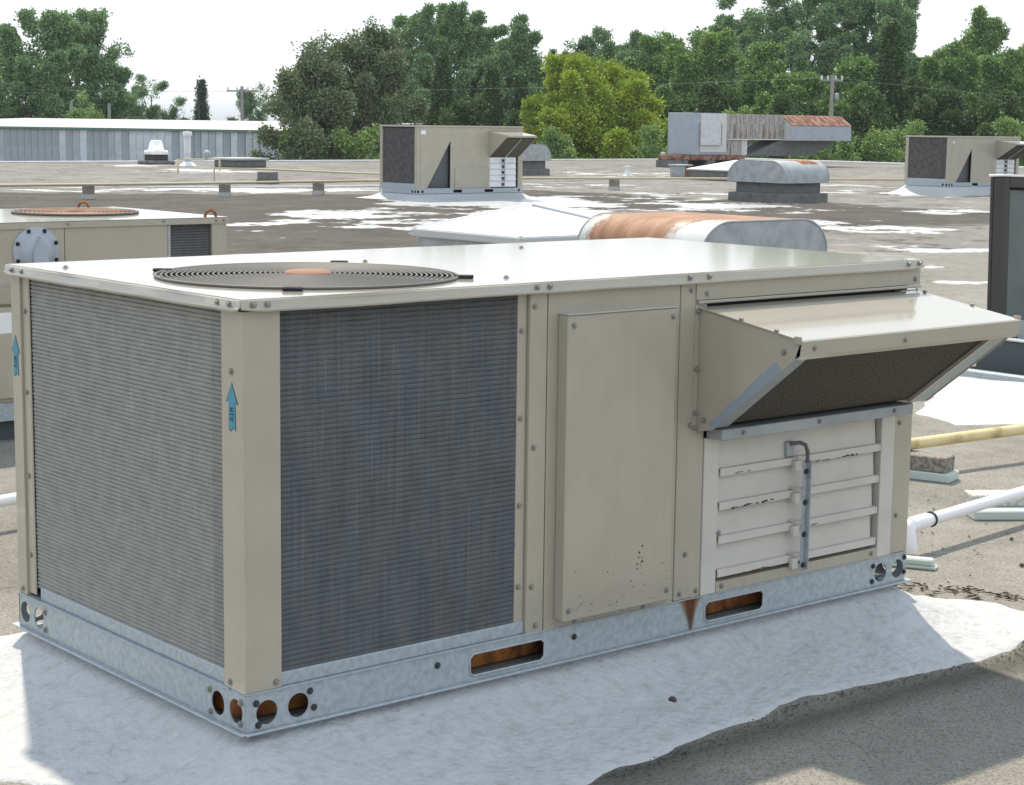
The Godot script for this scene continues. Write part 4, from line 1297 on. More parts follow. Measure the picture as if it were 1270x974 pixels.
func build_vents():
	# pyramid skylight just behind the foreground unit
	var s := thing("pyramid_skylight", "white pyramid skylight just behind the foreground unit", "skylight", v3(9.15, 0, -9.8))
	part(s, "curb", bx(v3(-0.74, 0, -0.74), v3(0.74, 0.36, 0.74), 0.01), M.galvanized_dull)
	part(s, "frame", bx(v3(-0.79, 0.34, -0.79), v3(0.79, 0.415, 0.79), 0.01), M.aluminium)
	var ap := v3(0, 0.645, 0)
	var cs := [v3(-0.77, 0.418, 0.77), v3(0.77, 0.418, 0.77), v3(0.77, 0.418, -0.77), v3(-0.77, 0.418, -0.77)]
	for i in 4:
		var p := mb()
		p.tri(cs[i], ap, cs[(i + 1) % 4])
		p.tri(cs[i] - v3(0, 0.006, 0), cs[(i + 1) % 4] - v3(0, 0.006, 0), ap - v3(0, 0.006, 0))
		part(s, "pane", p.done(), M.skylight_white)
	for i in 4:
		var b := mb()
		b.tube([cs[i] + v3(0, 0.004, 0), ap + v3(0, 0.006, 0)], 0.014, 6)
		part(s, "glazing_bar", b.done(), M.aluminium if i == 1 or i == 2 else M.skylight_white)

	# rusty barrel hood behind the unit, the grey one beyond, and one behind the middle unit
	var b1 := barrel_vent("rust covered barrel roof vent peeking over the foreground unit", v3(8.53, 0, -7.0), 0.0, 1.4, 1.36, 0.26, 0.43, M.rusty_barrel, 0.3)
	var b2 := barrel_vent("grey barrel roof vent with a rust patch standing on a square neck", v3(24.22, 0, -20.28), PI / 2, 1.45, 1.2, 0.37, 0.39, M.galvanized_dull, 0.38)
	var patch := mb()
	var o := barrel(1.45, 0.37, 0.39, 0.38)
	for i in range(12, 17):
		patch.quad(v3(o[i].x * 1.003, o[i].y + 0.003, 0.0), v3(o[i + 1].x * 1.003, o[i + 1].y + 0.003, 0.02), v3(o[i + 1].x * 1.003, o[i + 1].y + 0.003, 0.5 - 0.03 * (i % 3)), v3(o[i].x * 1.003, o[i].y + 0.003, 0.45))
	part(b2, "rust_patch", patch.done(), M.rust)
	barrel_vent("pale barrel roof vent half hidden behind the middle air conditioner", v3(30.35, 0, -35.0), 0.0, 1.15, 1.1, 0.4, 0.42, M.white_paint, 0.36)

	# white low skylight beside the grey vent
	var ls := thing("low_skylight", "low flat white skylight left of the grey barrel vent", "skylight", v3(33.0, 0, -29.6))
	part(ls, "curb", bx(v3(-0.85, 0, -0.85), v3(0.85, 0.24, 0.85), 0.01), M.curb_grey)
	part(ls, "frame", bx(v3(-0.9, 0.24, -0.9), v3(0.9, 0.285, 0.9), 0.01), M.aluminium)
	var lp := mb()
	var c4 := [v3(-0.88, 0.287, 0.88), v3(0.88, 0.287, 0.88), v3(0.88, 0.287, -0.88), v3(-0.88, 0.287, -0.88)]
	for i in 4: lp.tri(c4[i], v3(0, 0.52, 0), c4[(i + 1) % 4])
	part(ls, "dome", lp.done(), M.skylight_white)

	# rusty make-up air unit on sleepers
	var u := thing("makeup_air_unit", "large rusty make-up air unit with grey cabinet and slanted intake duct, at the far right", "air handler", v3(41.52, 0, -39.6))
	var k := 1.0
	var cab := part(u, "cabinet", bx(v3(0.0, 0.42, -1.1), v3(1.62, 1.78, 0), 0.01), M.cabinet_grey)
	part(cab, "cabinet_side", bx(v3(-0.01, 0.43, -1.09), v3(-0.001, 1.77, -0.01)), M.cabinet_grey)
	part(u, "access_door", bx(v3(0.38, 0.5, 0.005), v3(1.62, 1.75, 0.02), 0.005), M.cabinet_white)
	part(u, "raised_cover", bx(v3(0.36, 0.73, 0.021), v3(1.3, 1.46, 0.09), 0.008), M.cabinet_white)
	part(u, "dark_gap", bx(v3(1.305, 0.74, 0.021), v3(1.36, 1.45, 0.05)), M.black)
	for i in 6:
		var x := 1.63 + i * 0.47
		part(u, "duct_panel", bx(v3(x, 0.95, -1.05), v3(x + 0.462, 1.76, 0.0 + 0.004 * (i % 2)), 0.006), M.rust_streaked)
	part(u, "duct_lip", bx(v3(1.64, 0.915, -0.02), v3(4.45, 0.945, 0.025), 0.003), M.white_paint)
	part(u, "lower_plenum", bx(v3(1.64, 0.4, -1.0), v3(2.42, 0.914, -0.03), 0.006), M.rust_streaked)
	# hood with a sloped rusty roof and grey fascia
	for i in 4:
		var x := 4.46 + i * 0.78
		var rf := mb()
		rf.prism([Vector2(1.74, -1.0), Vector2(1.76, -1.0), Vector2(1.74, -0.1), Vector2(1.42, 0.36), Vector2(1.4, 0.36), Vector2(1.72, -0.12)], 0, x, x + 0.772)
		part(u, "hood_roof_sheet", rf.done(), M.rust_roofing)
	for i in 3:
		part(u, "hood_fascia", bx(v3(4.46 + i * 1.04, 0.9, 0.33), v3(4.46 + i * 1.04 + 1.033, 1.405, 0.35), 0.004), M.cabinet_grey)
	var sd := mb()
	sd.prism([Vector2(0.9, -1.0), Vector2(1.735, -1.0), Vector2(1.715, -0.12), Vector2(1.4, 0.33), Vector2(0.9, 0.33)], 0, 4.46, 4.475)
	sd.prism([Vector2(0.9, -1.0), Vector2(1.735, -1.0), Vector2(1.715, -0.12), Vector2(1.4, 0.33), Vector2(0.9, 0.33)], 0, 7.56, 7.575)
	sd.box(v3(4.476, 0.9, -1.0), v3(7.559, 0.92, 0.32))
	part(u, "hood_side", sd.done(), M.cabinet_white)
	# slanted underside running down to the plenum
	var sl := mb()
	sl.prism([Vector2(2.7, 0.38), Vector2(4.3, 0.9), Vector2(7.3, 0.898), Vector2(6.0, 0.38)], 2, -0.95, -0.05)
	part(u, "slanted_duct", sl.done(), M.curb_grey)
	part(u, "duct_end", bx(v3(2.43, 0.4, -1.0), v3(2.7, 0.913, -0.04), 0.004), M.cabinet_white)
	part(u, "base_beam", bx(v3(-0.55, 0.24, -1.0), v3(2.5, 0.41, 0.06), 0.01), M.rust_roofing)
	for x in [-0.4, 0.85, 2.1]:
		part(u, "sleeper", bx(v3(x - 0.18, 0, -1.05), v3(x + 0.18, 0.239, 0.1), 0.01), M.curb_grey)

	# round cap vent on a square curb, far left
	var v := thing("cap_vent", "white bell shaped cap vent on a curb in front of the grey shed", "roof vent", v3(25.95, 0, -46.9))
	var cm := mb(true)
	cm.lathe([Vector2(0.36, 0.3), Vector2(0.37, 0.36), Vector2(0.34, 0.42), Vector2(0.24, 0.43), Vector2(0.17, 0.7), Vector2(0.14, 0.72), Vector2(0.0, 0.73)], 24)
	part(v, "cap", cm.done(), M.white_paint)
	part(v, "neck", bx(v3(-0.26, 0.12, -0.26), v3(0.26, 0.31, 0.26), 0.01), M.dark_metal)
	part(v, "curb", bx(v3(-0.42, 0, -0.42), v3(0.42, 0.12, 0.42), 0.03), M.curb_grey)
	# slim stack with a collar
	var st := thing("vent_stack", "tall slim white vent stack right of the bell shaped cap vent", "vent pipe", v3(26.05, 0, -45.2))
	var sm := mb(true)
	sm.lathe([Vector2(0.1, 0.0), Vector2(0.1, 0.96), Vector2(0.0, 0.96)], 16)
	part(st, "pipe", sm.done(), M.cabinet_white)
	var cl := mb(true)
	cl.lathe([Vector2(0.101, 0.86), Vector2(0.135, 0.88), Vector2(0.135, 1.0), Vector2(0.0, 1.01)], 16)
	part(st, "cap", cl.done(), M.white_paint)
	var bs := mb(true)
	bs.lathe([Vector2(0.26, 0.0), Vector2(0.2, 0.06), Vector2(0.102, 0.12)], 16)
	part(st, "collar", bs.done(), M.white_paint)
	# box curb skylight right of it
	var bxs := thing("curb_box", "low dark curb with a pale flat lid, far left on the roof", "roof curb", v3(26.75, 0, -43.55))
	part(bxs, "curb", bx(v3(-0.5, 0, -0.5), v3(0.62, 0.2, 0.6), 0.03), M.curb_grey)
	part(bxs, "lid", bx(v3(-0.56, 0.2, -0.56), v3(0.68, 0.275, 0.66), 0.02), M.galvanized_dull)
	# small pipe vents
	for e in [[v3(32.8, 0, -33.4), 0.22, "short white vent pipe on the roof right of the middle unit"], [v3(43.0, 0, -42.4), 0.4, "short grey vent pipe near the roof edge left of the make-up air unit"]]:
		var pv := mb(true)
		pv.lathe([Vector2(0.14, 0.0), Vector2(0.08, 0.06), Vector2(0.07, e[1]), Vector2(0.085, e[1] + 0.01), Vector2(0.085, e[1] + 0.05), Vector2(0.0, e[1] + 0.055)], 14)
		tag(part(self, "vent_pipe", pv.done(), M.white_paint, e[0]), e[2], "vent pipe")
	var rp := thing("curb_box", "small square box with one rusty side on the roof, left of the make-up air unit", "roof curb", v3(33.6, 0, -32.2))
	part(rp, "curb", bx(v3(-0.2, 0, -0.2), v3(0.2, 0.3, 0.2), 0.01), M.galvanized_dull)
	part(rp, "rusty_face", bx(v3(-0.02, 0.02, 0.201), v3(0.19, 0.29, 0.206)), M.rust)
	part(rp, "lid", bx(v3(-0.24, 0.3, -0.24), v3(0.24, 0.335, 0.24), 0.006), M.galvanized)


# ==================================================================== open roof hatch at the right
func build_hatch():
	var u := thing("roof_hatch", "roof hatch with its dark framed lid standing open, at the right edge", "roof hatch", v3(6.5, 0, -2.95))
	var w := 1.15
	var d := 0.85
	var t := 0.07
	for e in [[v3(0, 0, 0.05), v3(t, 0.26, d)], [v3(w - t, 0, 0.05), v3(w, 0.26, d)], [v3(t + 0.001, 0, 0.05), v3(w - t - 0.001, 0.26, 0.05 + t)], [v3(t + 0.001, 0, d - t), v3(w - t - 0.001, 0.26, d)]]:
		part(u, "curb_wall", bx(e[0], e[1], 0.004), M.hatch_curb)
	for e in [[v3(-0.012, 0.261, 0.04), v3(t, 0.272, d + 0.012)], [v3(w - t, 0.261, 0.04), v3(w + 0.012, 0.272, d + 0.012)], [v3(t + 0.001, 0.261, d - t), v3(w - t - 0.001, 0.272, d + 0.012)]]:
		part(u, "curb_cap", bx(e[0], e[1], 0.003), M.galvanized_dull)
	part(u, "shaft", bx(v3(t, 0.002, 0.05 + t), v3(w - t, 0.01, d - t)), M.black)
	for e in [[v3(-0.13, 0, -0.1), v3(-0.09, 0.1, d + 0.12)], [v3(-0.089, 0, d + 0.08), v3(w + 0.1, 0.1, d + 0.12)]]:
		part(u, "outer_curb", bx(e[0], e[1], 0.01), M.galvanized)
	# lid: leaning a little, dark frame round an insulated grey panel
	var lid := Node3D.new()
	lid.name = "lid"
	u.add_child(lid, true)
	lid.position = v3(0.19, 0.27, 0.02)
	lid.rotation = Vector3(-0.05, 0, -0.035)
	var hh := 0.87
	part(lid, "lid_shell", bx(v3(0, 0, -0.05), v3(w, hh, -0.03), 0.004), M.hatch_dark)
	part(lid, "top_edge", bx(v3(-0.01, hh + 0.001, -0.055), v3(w + 0.01, hh + 0.014, 0.045), 0.003), M.white_paint)
	part(lid, "lid_frame", bx(v3(0, 0, -0.029), v3(0.06, hh, 0.04), 0.006), M.hatch_dark)
	part(lid, "lid_frame", bx(v3(w - 0.06, 0, -0.029), v3(w, hh, 0.04), 0.006), M.hatch_dark)
	part(lid, "lid_frame", bx(v3(0.061, hh - 0.06, -0.029), v3(w - 0.061, hh, 0.04), 0.006), M.hatch_dark)
	part(lid, "inner_rim", bx(v3(0.066, 0.0, -0.029), v3(0.095, hh - 0.065, 0.02), 0.004), M.hatch_dark)
	part(lid, "liner", bx(v3(0.096, 0.0, -0.029), v3(w - 0.066, hh - 0.067, 0.004), 0.004), M.hatch_panel)
	# hold-open arm
	var arm := mb()
	arm.tube([v3(0.17, 0.05, 0.22), v3(0.17, 0.36, 0.22)], 0.023, 12)
	part(u, "hold_open_arm", arm.done(), M.galvanized_dull)
	# white membrane round the hatch
	var o := Vector2(6.5, -2.95)
	var pr := [[Vector2(-0.1, -0.08), Vector2(-0.25, -0.25)], [Vector2(-0.1, 0.3), Vector2(-0.5, 0.15)], [Vector2(-0.1, 0.6), Vector2(-1.15, 0.5)], [Vector2(-0.1, d + 0.1), Vector2(-1.3, 0.85)], [Vector2(0.2, d + 0.11), Vector2(-0.75, 1.18)], [Vector2(w + 0.1, d + 0.11), Vector2(w + 0.4, 1.4)], [Vector2(w + 0.1, -0.08), Vector2(w + 0.4, -0.5)]]
	for k in pr:
		k[0] += o
		k[1] += o
	pr.reverse()
	flashing("white roof membrane spread on the roof left of the open hatch", pr, 0.07, 310, 10, 0.06)


# ==================================================================== pipes and their supports
func support(label: String, at: Vector3, turn: float, sx: float, sz: float, h: float, pad: Material, block: Material, cat := "pipe support"):
	var u := thing("pipe_support", label, cat, at, "pipe supports on the roof", turn)
	part(u, "pad", bx(v3(-sx * 1.12, 0, -sz * 1.15), v3(sx * 1.12, h * 0.36, sz * 1.15), 0.004), pad)
	part(u, "block", bx(v3(-sx, h * 0.361, -sz), v3(sx, h, sz), 0.005), block)


func build_pipes():
	# yellow gas pipe in the near right
	var p := mb()
	p.tube([v3(2.5, 0.125, -1.59), v3(4.06, 0.125, -1.434), v3(4.735, 0.13, -1.366), v3(6.1, 0.13, -1.228), v3(9.0, 0.13, -0.94)], 0.0235, 14)
	tag(part(self, "gas_pipe", p.done(), M.gas_yellow), "yellow gas pipe running right from behind the foreground unit", "pipe")
	support("grey wood block on a mint foam pad under the near yellow pipe", v3(4.03, 0, -1.36), 0.3, 0.055, 0.12, 0.1, M.mint_foam, M.wood)
	# white drain pipe with coupling and elbow
	var w := thing("drain_pipe", "white plastic drain pipe running right from the corner of the foreground unit", "pipe", v3(2.886, 0.1, -0.53))
	var q := mb()
	q.tube([v3(0.02, 0, 0), v3(0.78, 0.006, -0.093), v3(3.2, 0.03, -0.38)], 0.021, 14)
	part(w, "pipe", q.done(), M.pvc)
	var cp := mb()
	cp.tube([v3(0.0, 0, 0), v3(0.11, 0.001, -0.013)], 0.026, 14)
	part(w, "coupling", cp.done(), M.pvc)
	var el := mb()
	el.tube([v3(0.0, -0.085, 0.01), v3(-0.012, -0.02, 0.006), v3(-0.002, -0.002, 0.001), v3(0.03, 0.0, -0.003)], 0.026, 14)
	part(w, "elbow", el.done(), M.pvc)
	var cr := mb()
	cr.tube([v3(0.13, 0.001, -0.0155), v3(0.137, 0.001, -0.0163)], 0.0275, 14)
	part(w, "coupling_ring", cr.done(), M.dark_metal)
	var pl := thing("wood_plank", "pale weathered plank on a mint foam pad under the white drain pipe", "plank", v3(3.64, 0, -0.66), "", -0.62)
	part(pl, "pad", bx(v3(-0.14, 0, -0.12), v3(0.42, 0.034, 0.02), 0.004), M.mint_foam)
	part(pl, "board", bx(v3(-0.12, 0.0345, -0.17), v3(0.4, 0.076, -0.06), 0.004), M.weathered_wood)
	support("small mint foam pad beside the right base corner of the foreground unit", v3(2.755, 0, -0.42), 0.5, 0.022, 0.075, 0.034, M.mint_foam, M.mint_foam, "foam pad")
	# short white pipe behind the unit's left end
	var lw := mb()
	lw.tube([v3(-1.2, 0.1, -2.3), v3(0.7, 0.1, -2.66), v3(1.4, 0.1, -2.79)], 0.021, 12)
	tag(part(self, "drain_pipe", lw.done(), M.pvc), "short white plastic pipe on the roof behind the foreground unit's left corner", "pipe")

	# long yellow gas line across the far roof
	var g := mb()
	g.tube([v3(6.0, 0.25, -26.3), v3(14.2, 0.25, -25.75), v3(19.2, 0.25, -26.0), v3(23.2, 0.25, -26.25), v3(27.0, 0.25, -24.9), v3(31.4, 0.25, -22.7), v3(36.0, 0.25, -20.4)], 0.024, 8)
	tag(part(self, "gas_pipe", g.done(), M.gas_faded), "long yellow gas pipe crossing the far roof from left to right", "pipe")
	var g2 := mb()
	g2.tube([v3(19.0, 0.02, -31.9), v3(19.0, 0.34, -31.9), v3(20.4, 0.3, -31.1), v3(21.35, 0.27, -29.1), v3(23.0, 0.25, -26.3)], 0.022, 8)
	tag(part(self, "gas_pipe", g2.done(), M.gas_faded), "yellow gas pipe branching back to the long one beside the middle unit", "pipe")
	var g3 := mb()
	g3.tube([v3(22.0, 0.0, -38.7), v3(22.05, 0.34, -38.8), v3(23.3, 0.32, -39.6), v3(24.25, 0.31, -40.4), v3(24.25, 0.0, -40.4)], 0.026, 8)
	var lp := part(self, "gas_pipe", g3.done(), M.gas_faded)
	tag(lp, "yellow gas pipe loop standing upright on the roof below the slim vent stack", "pipe")
	var vl := mb(true)
	vl.lathe([Vector2(0.05, 0.0), Vector2(0.11, 0.08), Vector2(0.11, 0.16), Vector2(0.04, 0.22), Vector2(0.0, 0.23)], 12, v3(23.45, 0.34, -39.7))
	part(lp, "regulator", vl.done(), M.galvanized_dull)
	var cd := mb()
	cd.tube([v3(14.8, 0.13, -27.2), v3(17.2, 0.13, -26.7), v3(19.0, 0.13, -26.6), v3(20.6, 0.13, -26.5)], 0.018, 6)
	tag(part(self, "conduit", cd.done(), M.pvc), "thin white conduit below the long yellow gas pipe", "pipe")
	var spots := [[v3(12.95, 0, -25.95), "dark block under the long yellow pipe, nearest the left edge"], [v3(15.6, 0, -25.85), "block under the long yellow pipe above the left air conditioner's flue plate"], [v3(17.7, 0, -25.95), "block under the long yellow pipe just left of the white puddle end"], [v3(25.0, 0, -25.6), "block under the long yellow pipe right of the middle air conditioner"], [v3(28.9, 0, -23.95), "block under the long yellow pipe between the two barrel vents"], [v3(33.4, 0, -21.75), "block under the long yellow pipe left of the farthest air conditioner"]]
	for s in spots:
		support(s[1], s[0], 0.15, 0.06, 0.1, 0.224, M.weathered_wood, M.wood)
	support("block under the branch pipe below the flat lidded curb", v3(19.95, 0, -31.25), 0.3, 0.16, 0.16, 0.26, M.curb_grey, M.curb_grey)


# ==================================================================== buildings, poles
func build_far_building():
	var a := v3(25.4, -5, -71.5)
	var b := v3(35.66, -5, -54.86)
	var u := thing("metal_shed", "long grey metal sided shed with low roof at the far left", "building", a, "", 0.0)
	var dirv := (b - a).normalized()
	u.rotation.y = atan2(-dirv.z, dirv.x)
	var len := a.distance_to(b)
	var top := 5.93
	var n := 64
	rng.seed = 77
	var meshes := []
	var w := len / n
	for k in 1:
		var m := mb()
		m.prism([Vector2(-0.03, 0.0), Vector2(0.0, 0.0), Vector2(0.0, w * 0.62), Vector2(0.03, w * 0.7), Vector2(0.03, w * 0.9), Vector2(0.0, w * 0.985), Vector2(-0.03, w * 0.985)], 1, 0.0, top)
		meshes.append(m.done())
	var tone := 2
	for i in n:
		if rng.randf() < 0.7: tone = rng.randi_range(0, 4)
		part(u, "wall_panel", meshes[0], M["siding_%d" % tone], v3(i * w, 0, 0))
	part(u, "wall", bx(v3(0, 0, -12), v3(len, top - 0.02, -0.035)), M.siding_1)
	part(u, "fascia", bx(v3(-0.2, top - 0.02, -0.1), v3(len + 0.2, top + 0.05, 0.12), 0.01), M.fascia)
	var rf := mb()
	rf.prism([Vector2(top + 0.05, 0.15), Vector2(top + 0.06, 0.15), Vector2(top + 0.37, -13.6), Vector2(top + 0.3, -13.6)], 0, -0.25, len + 0.25)
	part(u, "roof", rf.done(), M.metal_roof)
	for e in [[len - 2.6, 0.0], [len - 2.25, 0.06]]:
		var f := mb(true)
		f.lathe([Vector2(0.11, 0.0), Vector2(0.11, 0.62), Vector2(0.16, 0.64), Vector2(0.16, 0.74), Vector2(0.0, 0.78)], 14)
		part(u, "flue", f.done(), M.galvanized, v3(e[0], top + 0.12 + e[1], -5.4))
	var wall2 := mb()
	wall2.box(v3(len + 0.001, 0, -12), v3(len + 0.03, top, -0.04))
	part(u, "end_wall", wall2.done(), M.siding_3)


func pole(label: String, at: Vector3, top: float, arm: float, turn: float) -> Node3D:
	var u := thing("utility_pole", label, "utility pole", at, "", turn)
	var h := top - at.y
	var m := mb()
	m.tube([Vector3.ZERO, v3(0, h, 0)], 0.105, 10, true, 0.08)
	part(u, "pole", m.done(), M.pole_wood)
	if arm > 0:
		part(u, "crossarm", bx(v3(-arm, h - 0.28, -0.14), v3(arm, h - 0.2, -0.06), 0.01), M.pole_wood)
		for x in [-arm * 0.92, -arm * 0.35, arm * 0.35, arm * 0.92]:
			var i := mb(true)
			i.lathe([Vector2(0.04, 0.0), Vector2(0.06, 0.06), Vector2(0.03, 0.1), Vector2(0.05, 0.15), Vector2(0.0, 0.18)], 8)
			part(u, "insulator", i.done(), M.label_white, v3(x, h - 0.2, -0.11))
	return u


func build_poles():
	var r := pole("pale wooden utility pole with crossarm in front of the trees at the right", v3(62.33, -5, -51.43), 3.65, 0.5, -0.6)
	var tr := mb(true)
	tr.lathe([Vector2(0.0, 0.0), Vector2(0.1, 0.02), Vector2(0.1, 0.34), Vector2(0.0, 0.38)], 12)
	part(r, "transformer", tr.done(), M.galvanized_dull, v3(0.2, 7.5, 0.08))
	pole("grey utility pole with a crossarm beyond the grey shed at the left", v3(49.17, -5, -79.55), 3.05, 0.8, -0.7)
	pole("thin pale pole among the bushes behind the shed, nearest the left edge", v3(42.84, -5, -86.04), 2.2, 0.0, 0.0)
	pole("thin pale pole behind the shed left of the young trees", v3(44.34, -5, -84.76), 2.1, 0.0, 0.0)
	# sagging wires from the right pole
	for k in 1:
		var off := v3(0.45, 0, 0.3) * k
		for e in [[v3(95.0, 3.0, -12.0), "right"], [v3(20.0, 4.6, -128.0), "left"]]:
			var a: Vector3 = v3(62.33, 3.55, -51.43) + off
			var b: Vector3 = e[0] + off
			var pts := []
			for i in 15:
				var f := i / 14.0
				pts.append(a.lerp(b, f) - v3(0, 1.3 * 4.0 * f * (1 - f), 0))
			var m := mb()
			m.tube(pts, 0.007, 5)
			tag(part(self, "power_line", m.done(), M.wire), "thin overhead wire leading %s from the right hand utility pole" % e[1], "wire")


# ==================================================================== trees
const TREES := [
	["poplar", 43.1, -92.0, 6.92, 3.67], ["poplar", 48.2, -95.7, 7.29, 2.96], ["shrub", 42.2, -84.0, 2.72, 1.08], ["young", 57.9, -107.9, 3.34, 1.66], ["young", 59.8, -109.0, 4.02, 1.92], ["young", 59.0, -104.2, 2.94, 1.60], ["spruce", 59.6, -101.3, 3.87, 1.13], ["young", 67.4, -107.8, 3.85, 2.22],
	["olive", 35.5, -53.0, 4.34, 1.96], ["olive", 38.8, -54.4, 5.07, 2.06], ["shrub", 34.7, -52.6, 1.49, 1.12], ["shrub", 36.5, -51.0, 1.30, 1.02],
	["poplar", 65.2, -86.9, 8.14, 2.42], ["poplar", 69.0, -87.7, 8.65, 3.30], ["poplar", 71.2, -84.4, 7.57, 2.63], ["poplar", 72.1, -88.6, 6.46, 2.89],
	["cedar", 57.2, -73.1, 4.86, 1.43], ["cedar", 58.5, -70.6, 4.13, 1.23], ["cedar", 60.9, -71.2, 3.87, 1.06], ["thicket", 53.7, -73.1, 2.67, 2.54], ["thicket", 56.0, -69.7, 2.30, 2.51], ["thicket", 59.9, -69.1, 2.69, 2.05],
	["poplar", 89.1, -95.8, 7.96, 3.49], ["poplar", 88.9, -98.4, 7.22, 2.76], ["poplar", 89.4, -92.8, 7.55, 2.68], ["spruce", 78.3, -88.6, 6.08, 1.50], ["spruce", 81.2, -89.0, 6.60, 1.41],
	["shrub", 49.3, -55.3, 1.21, 0.87], ["yellow", 55.8, -59.7, 4.16, 3.30], ["shrub", 53.1, -53.5, 1.19, 0.89],
	["maple", 73.7, -74.1, 6.43, 2.20], ["maple", 71.1, -68.3, 6.26, 2.88], ["poplar", 91.5, -86.1, 9.98, 2.96], ["maple", 71.1, -64.2, 5.40, 2.12],
	["poplar", 86.2, -77.4, 10.30, 2.89], ["poplar", 87.0, -74.2, 10.99, 3.52], ["poplar", 91.5, -74.5, 11.46, 3.43], ["poplar", 91.7, -71.5, 10.43, 2.70],
	["cedar", 72.7, -56.5, 6.56, 2.13], ["maple", 73.7, -60.6, 4.92, 2.55], ["maple", 70.2, -60.7, 4.00, 1.73], ["maple", 91.3, -64.9, 8.20, 2.16], ["maple", 80.6, -58.9, 5.70, 2.40], ["maple", 81.1, -55.8, 5.32, 2.23], ["maple", 85.2, -56.4, 6.15, 2.53],
	["thicket", 72.3, -53.7, 3.67, 2.36], ["thicket", 72.9, -50.3, 2.90, 2.40], ["shrub", 57.4, -55.2, 1.49, 1.55], ["shrub", 60.4, -55.3, 1.95, 1.40], ["shrub", 60.0, -50.3, 1.35, 1.26], ["shrub", 60.3, -48.7, 1.09, 1.16], ["shrub", 62.2, -48.4, 1.31, 1.26],
	["thicket", 66.7, -52.8, 2.79, 2.35], ["thicket", 63.9, -55.2, 2.59, 2.06], ["shrub", 63.5, -47.5, 1.68, 1.43], ["shrub", 66.4, -45.0, 1.66, 1.68], ["thicket", 64.6, -60.0, 3.15, 2.46], ["poplar", 41.5, -98.7, 6.90, 3.81], ["maple", 87.9, -54.3, 6.63, 2.88], ["thicket", 61.2, -60.0, 2.32, 2.11]]
const TREE_LABEL := {
	0: "tall loose green tree at the left edge behind the shed, outermost", 1: "tall loose green tree behind the shed, right half of the left clump", 2: "pale green bush behind the shed below the left clump of tall trees", 3: "small young tree behind the shed, first right of the left clump", 4: "small pointed young tree behind the shed, tallest of the little group", 5: "small round young tree behind the shed, left of the little spruce", 6: "small lone spruce with open sky round it, behind the shed", 7: "young tree behind the left utility pole",
	8: "grey green sparse tree beside the shed's right corner, left half of the pair", 9: "taller grey green reddish tree left of the poplars", 10: "pale green bush at the shed's right corner", 11: "light green bush at the roof edge left of the middle air conditioner",
	12: "slim poplar above the middle air conditioner, left of three", 13: "tallest poplar above the middle air conditioner", 14: "poplar above the intake hood of the middle air conditioner", 15: "lower poplar filling between the tall poplars in the middle",
	16: "dark cone shaped cedar in front of the tall poplars", 17: "dark cedar right of the cone shaped one, behind the middle air conditioner", 18: "small dark cedar left of the yellow green tree", 19: "dark thicket behind the left half of the middle air conditioner", 20: "dark thicket behind the right half of the middle air conditioner", 21: "dark thicket between the middle air conditioner and the yellow green tree",
	22: "distant pale poplar rising behind the yellow green tree", 23: "distant poplar left of the dark spruces", 24: "distant poplar right of the yellow green tree's top", 25: "dark distant spruce left of the yellow green tree", 26: "dark distant spruce peeking over the yellow green tree",
	27: "green bush at the left foot of the bright yellow green tree", 28: "wide bright yellow green domed tree right of the middle air conditioner", 29: "green bush at the right foot of the bright yellow green tree",
	30: "mid green tree rising right behind the bright yellow green tree", 31: "broad mid green tree behind the rusty make-up air unit", 32: "distant poplar behind the broad mid green tree", 33: "dark green tree left of the tall poplars at the right", 34: "tall poplar cut by the top of the picture, leftmost of four", 35: "tall poplar cut by the top of the picture, second of four from the left", 36: "tall poplar cut by the top of the picture, third of four from the left", 37: "tall poplar cut by the top of the picture, rightmost of four",
	38: "big dark pointed cedar right of the right hand utility pole", 39: "dark green tree directly behind the right hand utility pole", 40: "lower green tree left of the right hand utility pole", 41: "tall pointed green tree near the right edge", 42: "green tree between the big dark cedar and the tall pointed tree", 43: "green tree low at the right edge behind the farthest air conditioner", 44: "green tree cut by the right edge of the picture",
	45: "dark thicket above the farthest air conditioner's coil", 46: "dark thicket above the farthest air conditioner's hood", 47: "green bush behind the rusty unit's grey cabinet", 48: "green bush behind the rusty unit's duct", 49: "light green bush under the rusty unit's hood", 50: "light green bush at the foot of the right hand utility pole", 51: "green bush right of the right hand utility pole", 52: "dark thicket behind the right hand utility pole's foot", 53: "dark thicket above the rusty unit's hood", 54: "green bush left of the farthest air conditioner", 55: "green bush behind the farthest air conditioner",
	56: "dark thicket behind the rusty unit's streaked duct", 57: "tall tree just outside the left edge", 58: "tree just outside the right edge", 59: "dark thicket between the yellow green tree and the rusty unit"}


var sprays := {}


func leaf_spray(seed: int, n: int, size: float, rad: float) -> ArrayMesh:
	var g := RandomNumberGenerator.new()
	g.seed = seed
	var m := mb()
	for i in n:
		var d := Vector3(g.randfn(), g.randfn(), g.randfn()).normalized()
		var p := d * rad * pow(g.randf(), 0.5)
		var ax := (d + Vector3(g.randfn(), g.randfn() - 0.5, g.randfn()) * 0.7).normalized()
		var side := ax.cross(Vector3(g.randfn(), g.randfn(), g.randfn())).normalized()
		var up := ax.cross(side) * 0.18
		var s := size * g.randf_range(0.7, 1.3)
		var a := p
		var c := p + ax * s
		var b1 := p + ax * s * 0.5 + side * s * 0.36 + up * s
		var b2 := p + ax * s * 0.5 - side * s * 0.36 + up * s
		m.tri(a, b1, c)
		m.tri(a, c, b2)
	return m.done()


func leaf_material(called: String) -> StandardMaterial3D:
	var m := mat(called, Color.WHITE, 0.6)
	m.vertex_color_use_as_albedo = true
	m.backlight_enabled = true
	m.backlight = lin(0.14, 0.2, 0.04)
	m.cull_mode = BaseMaterial3D.CULL_DISABLED
	return m


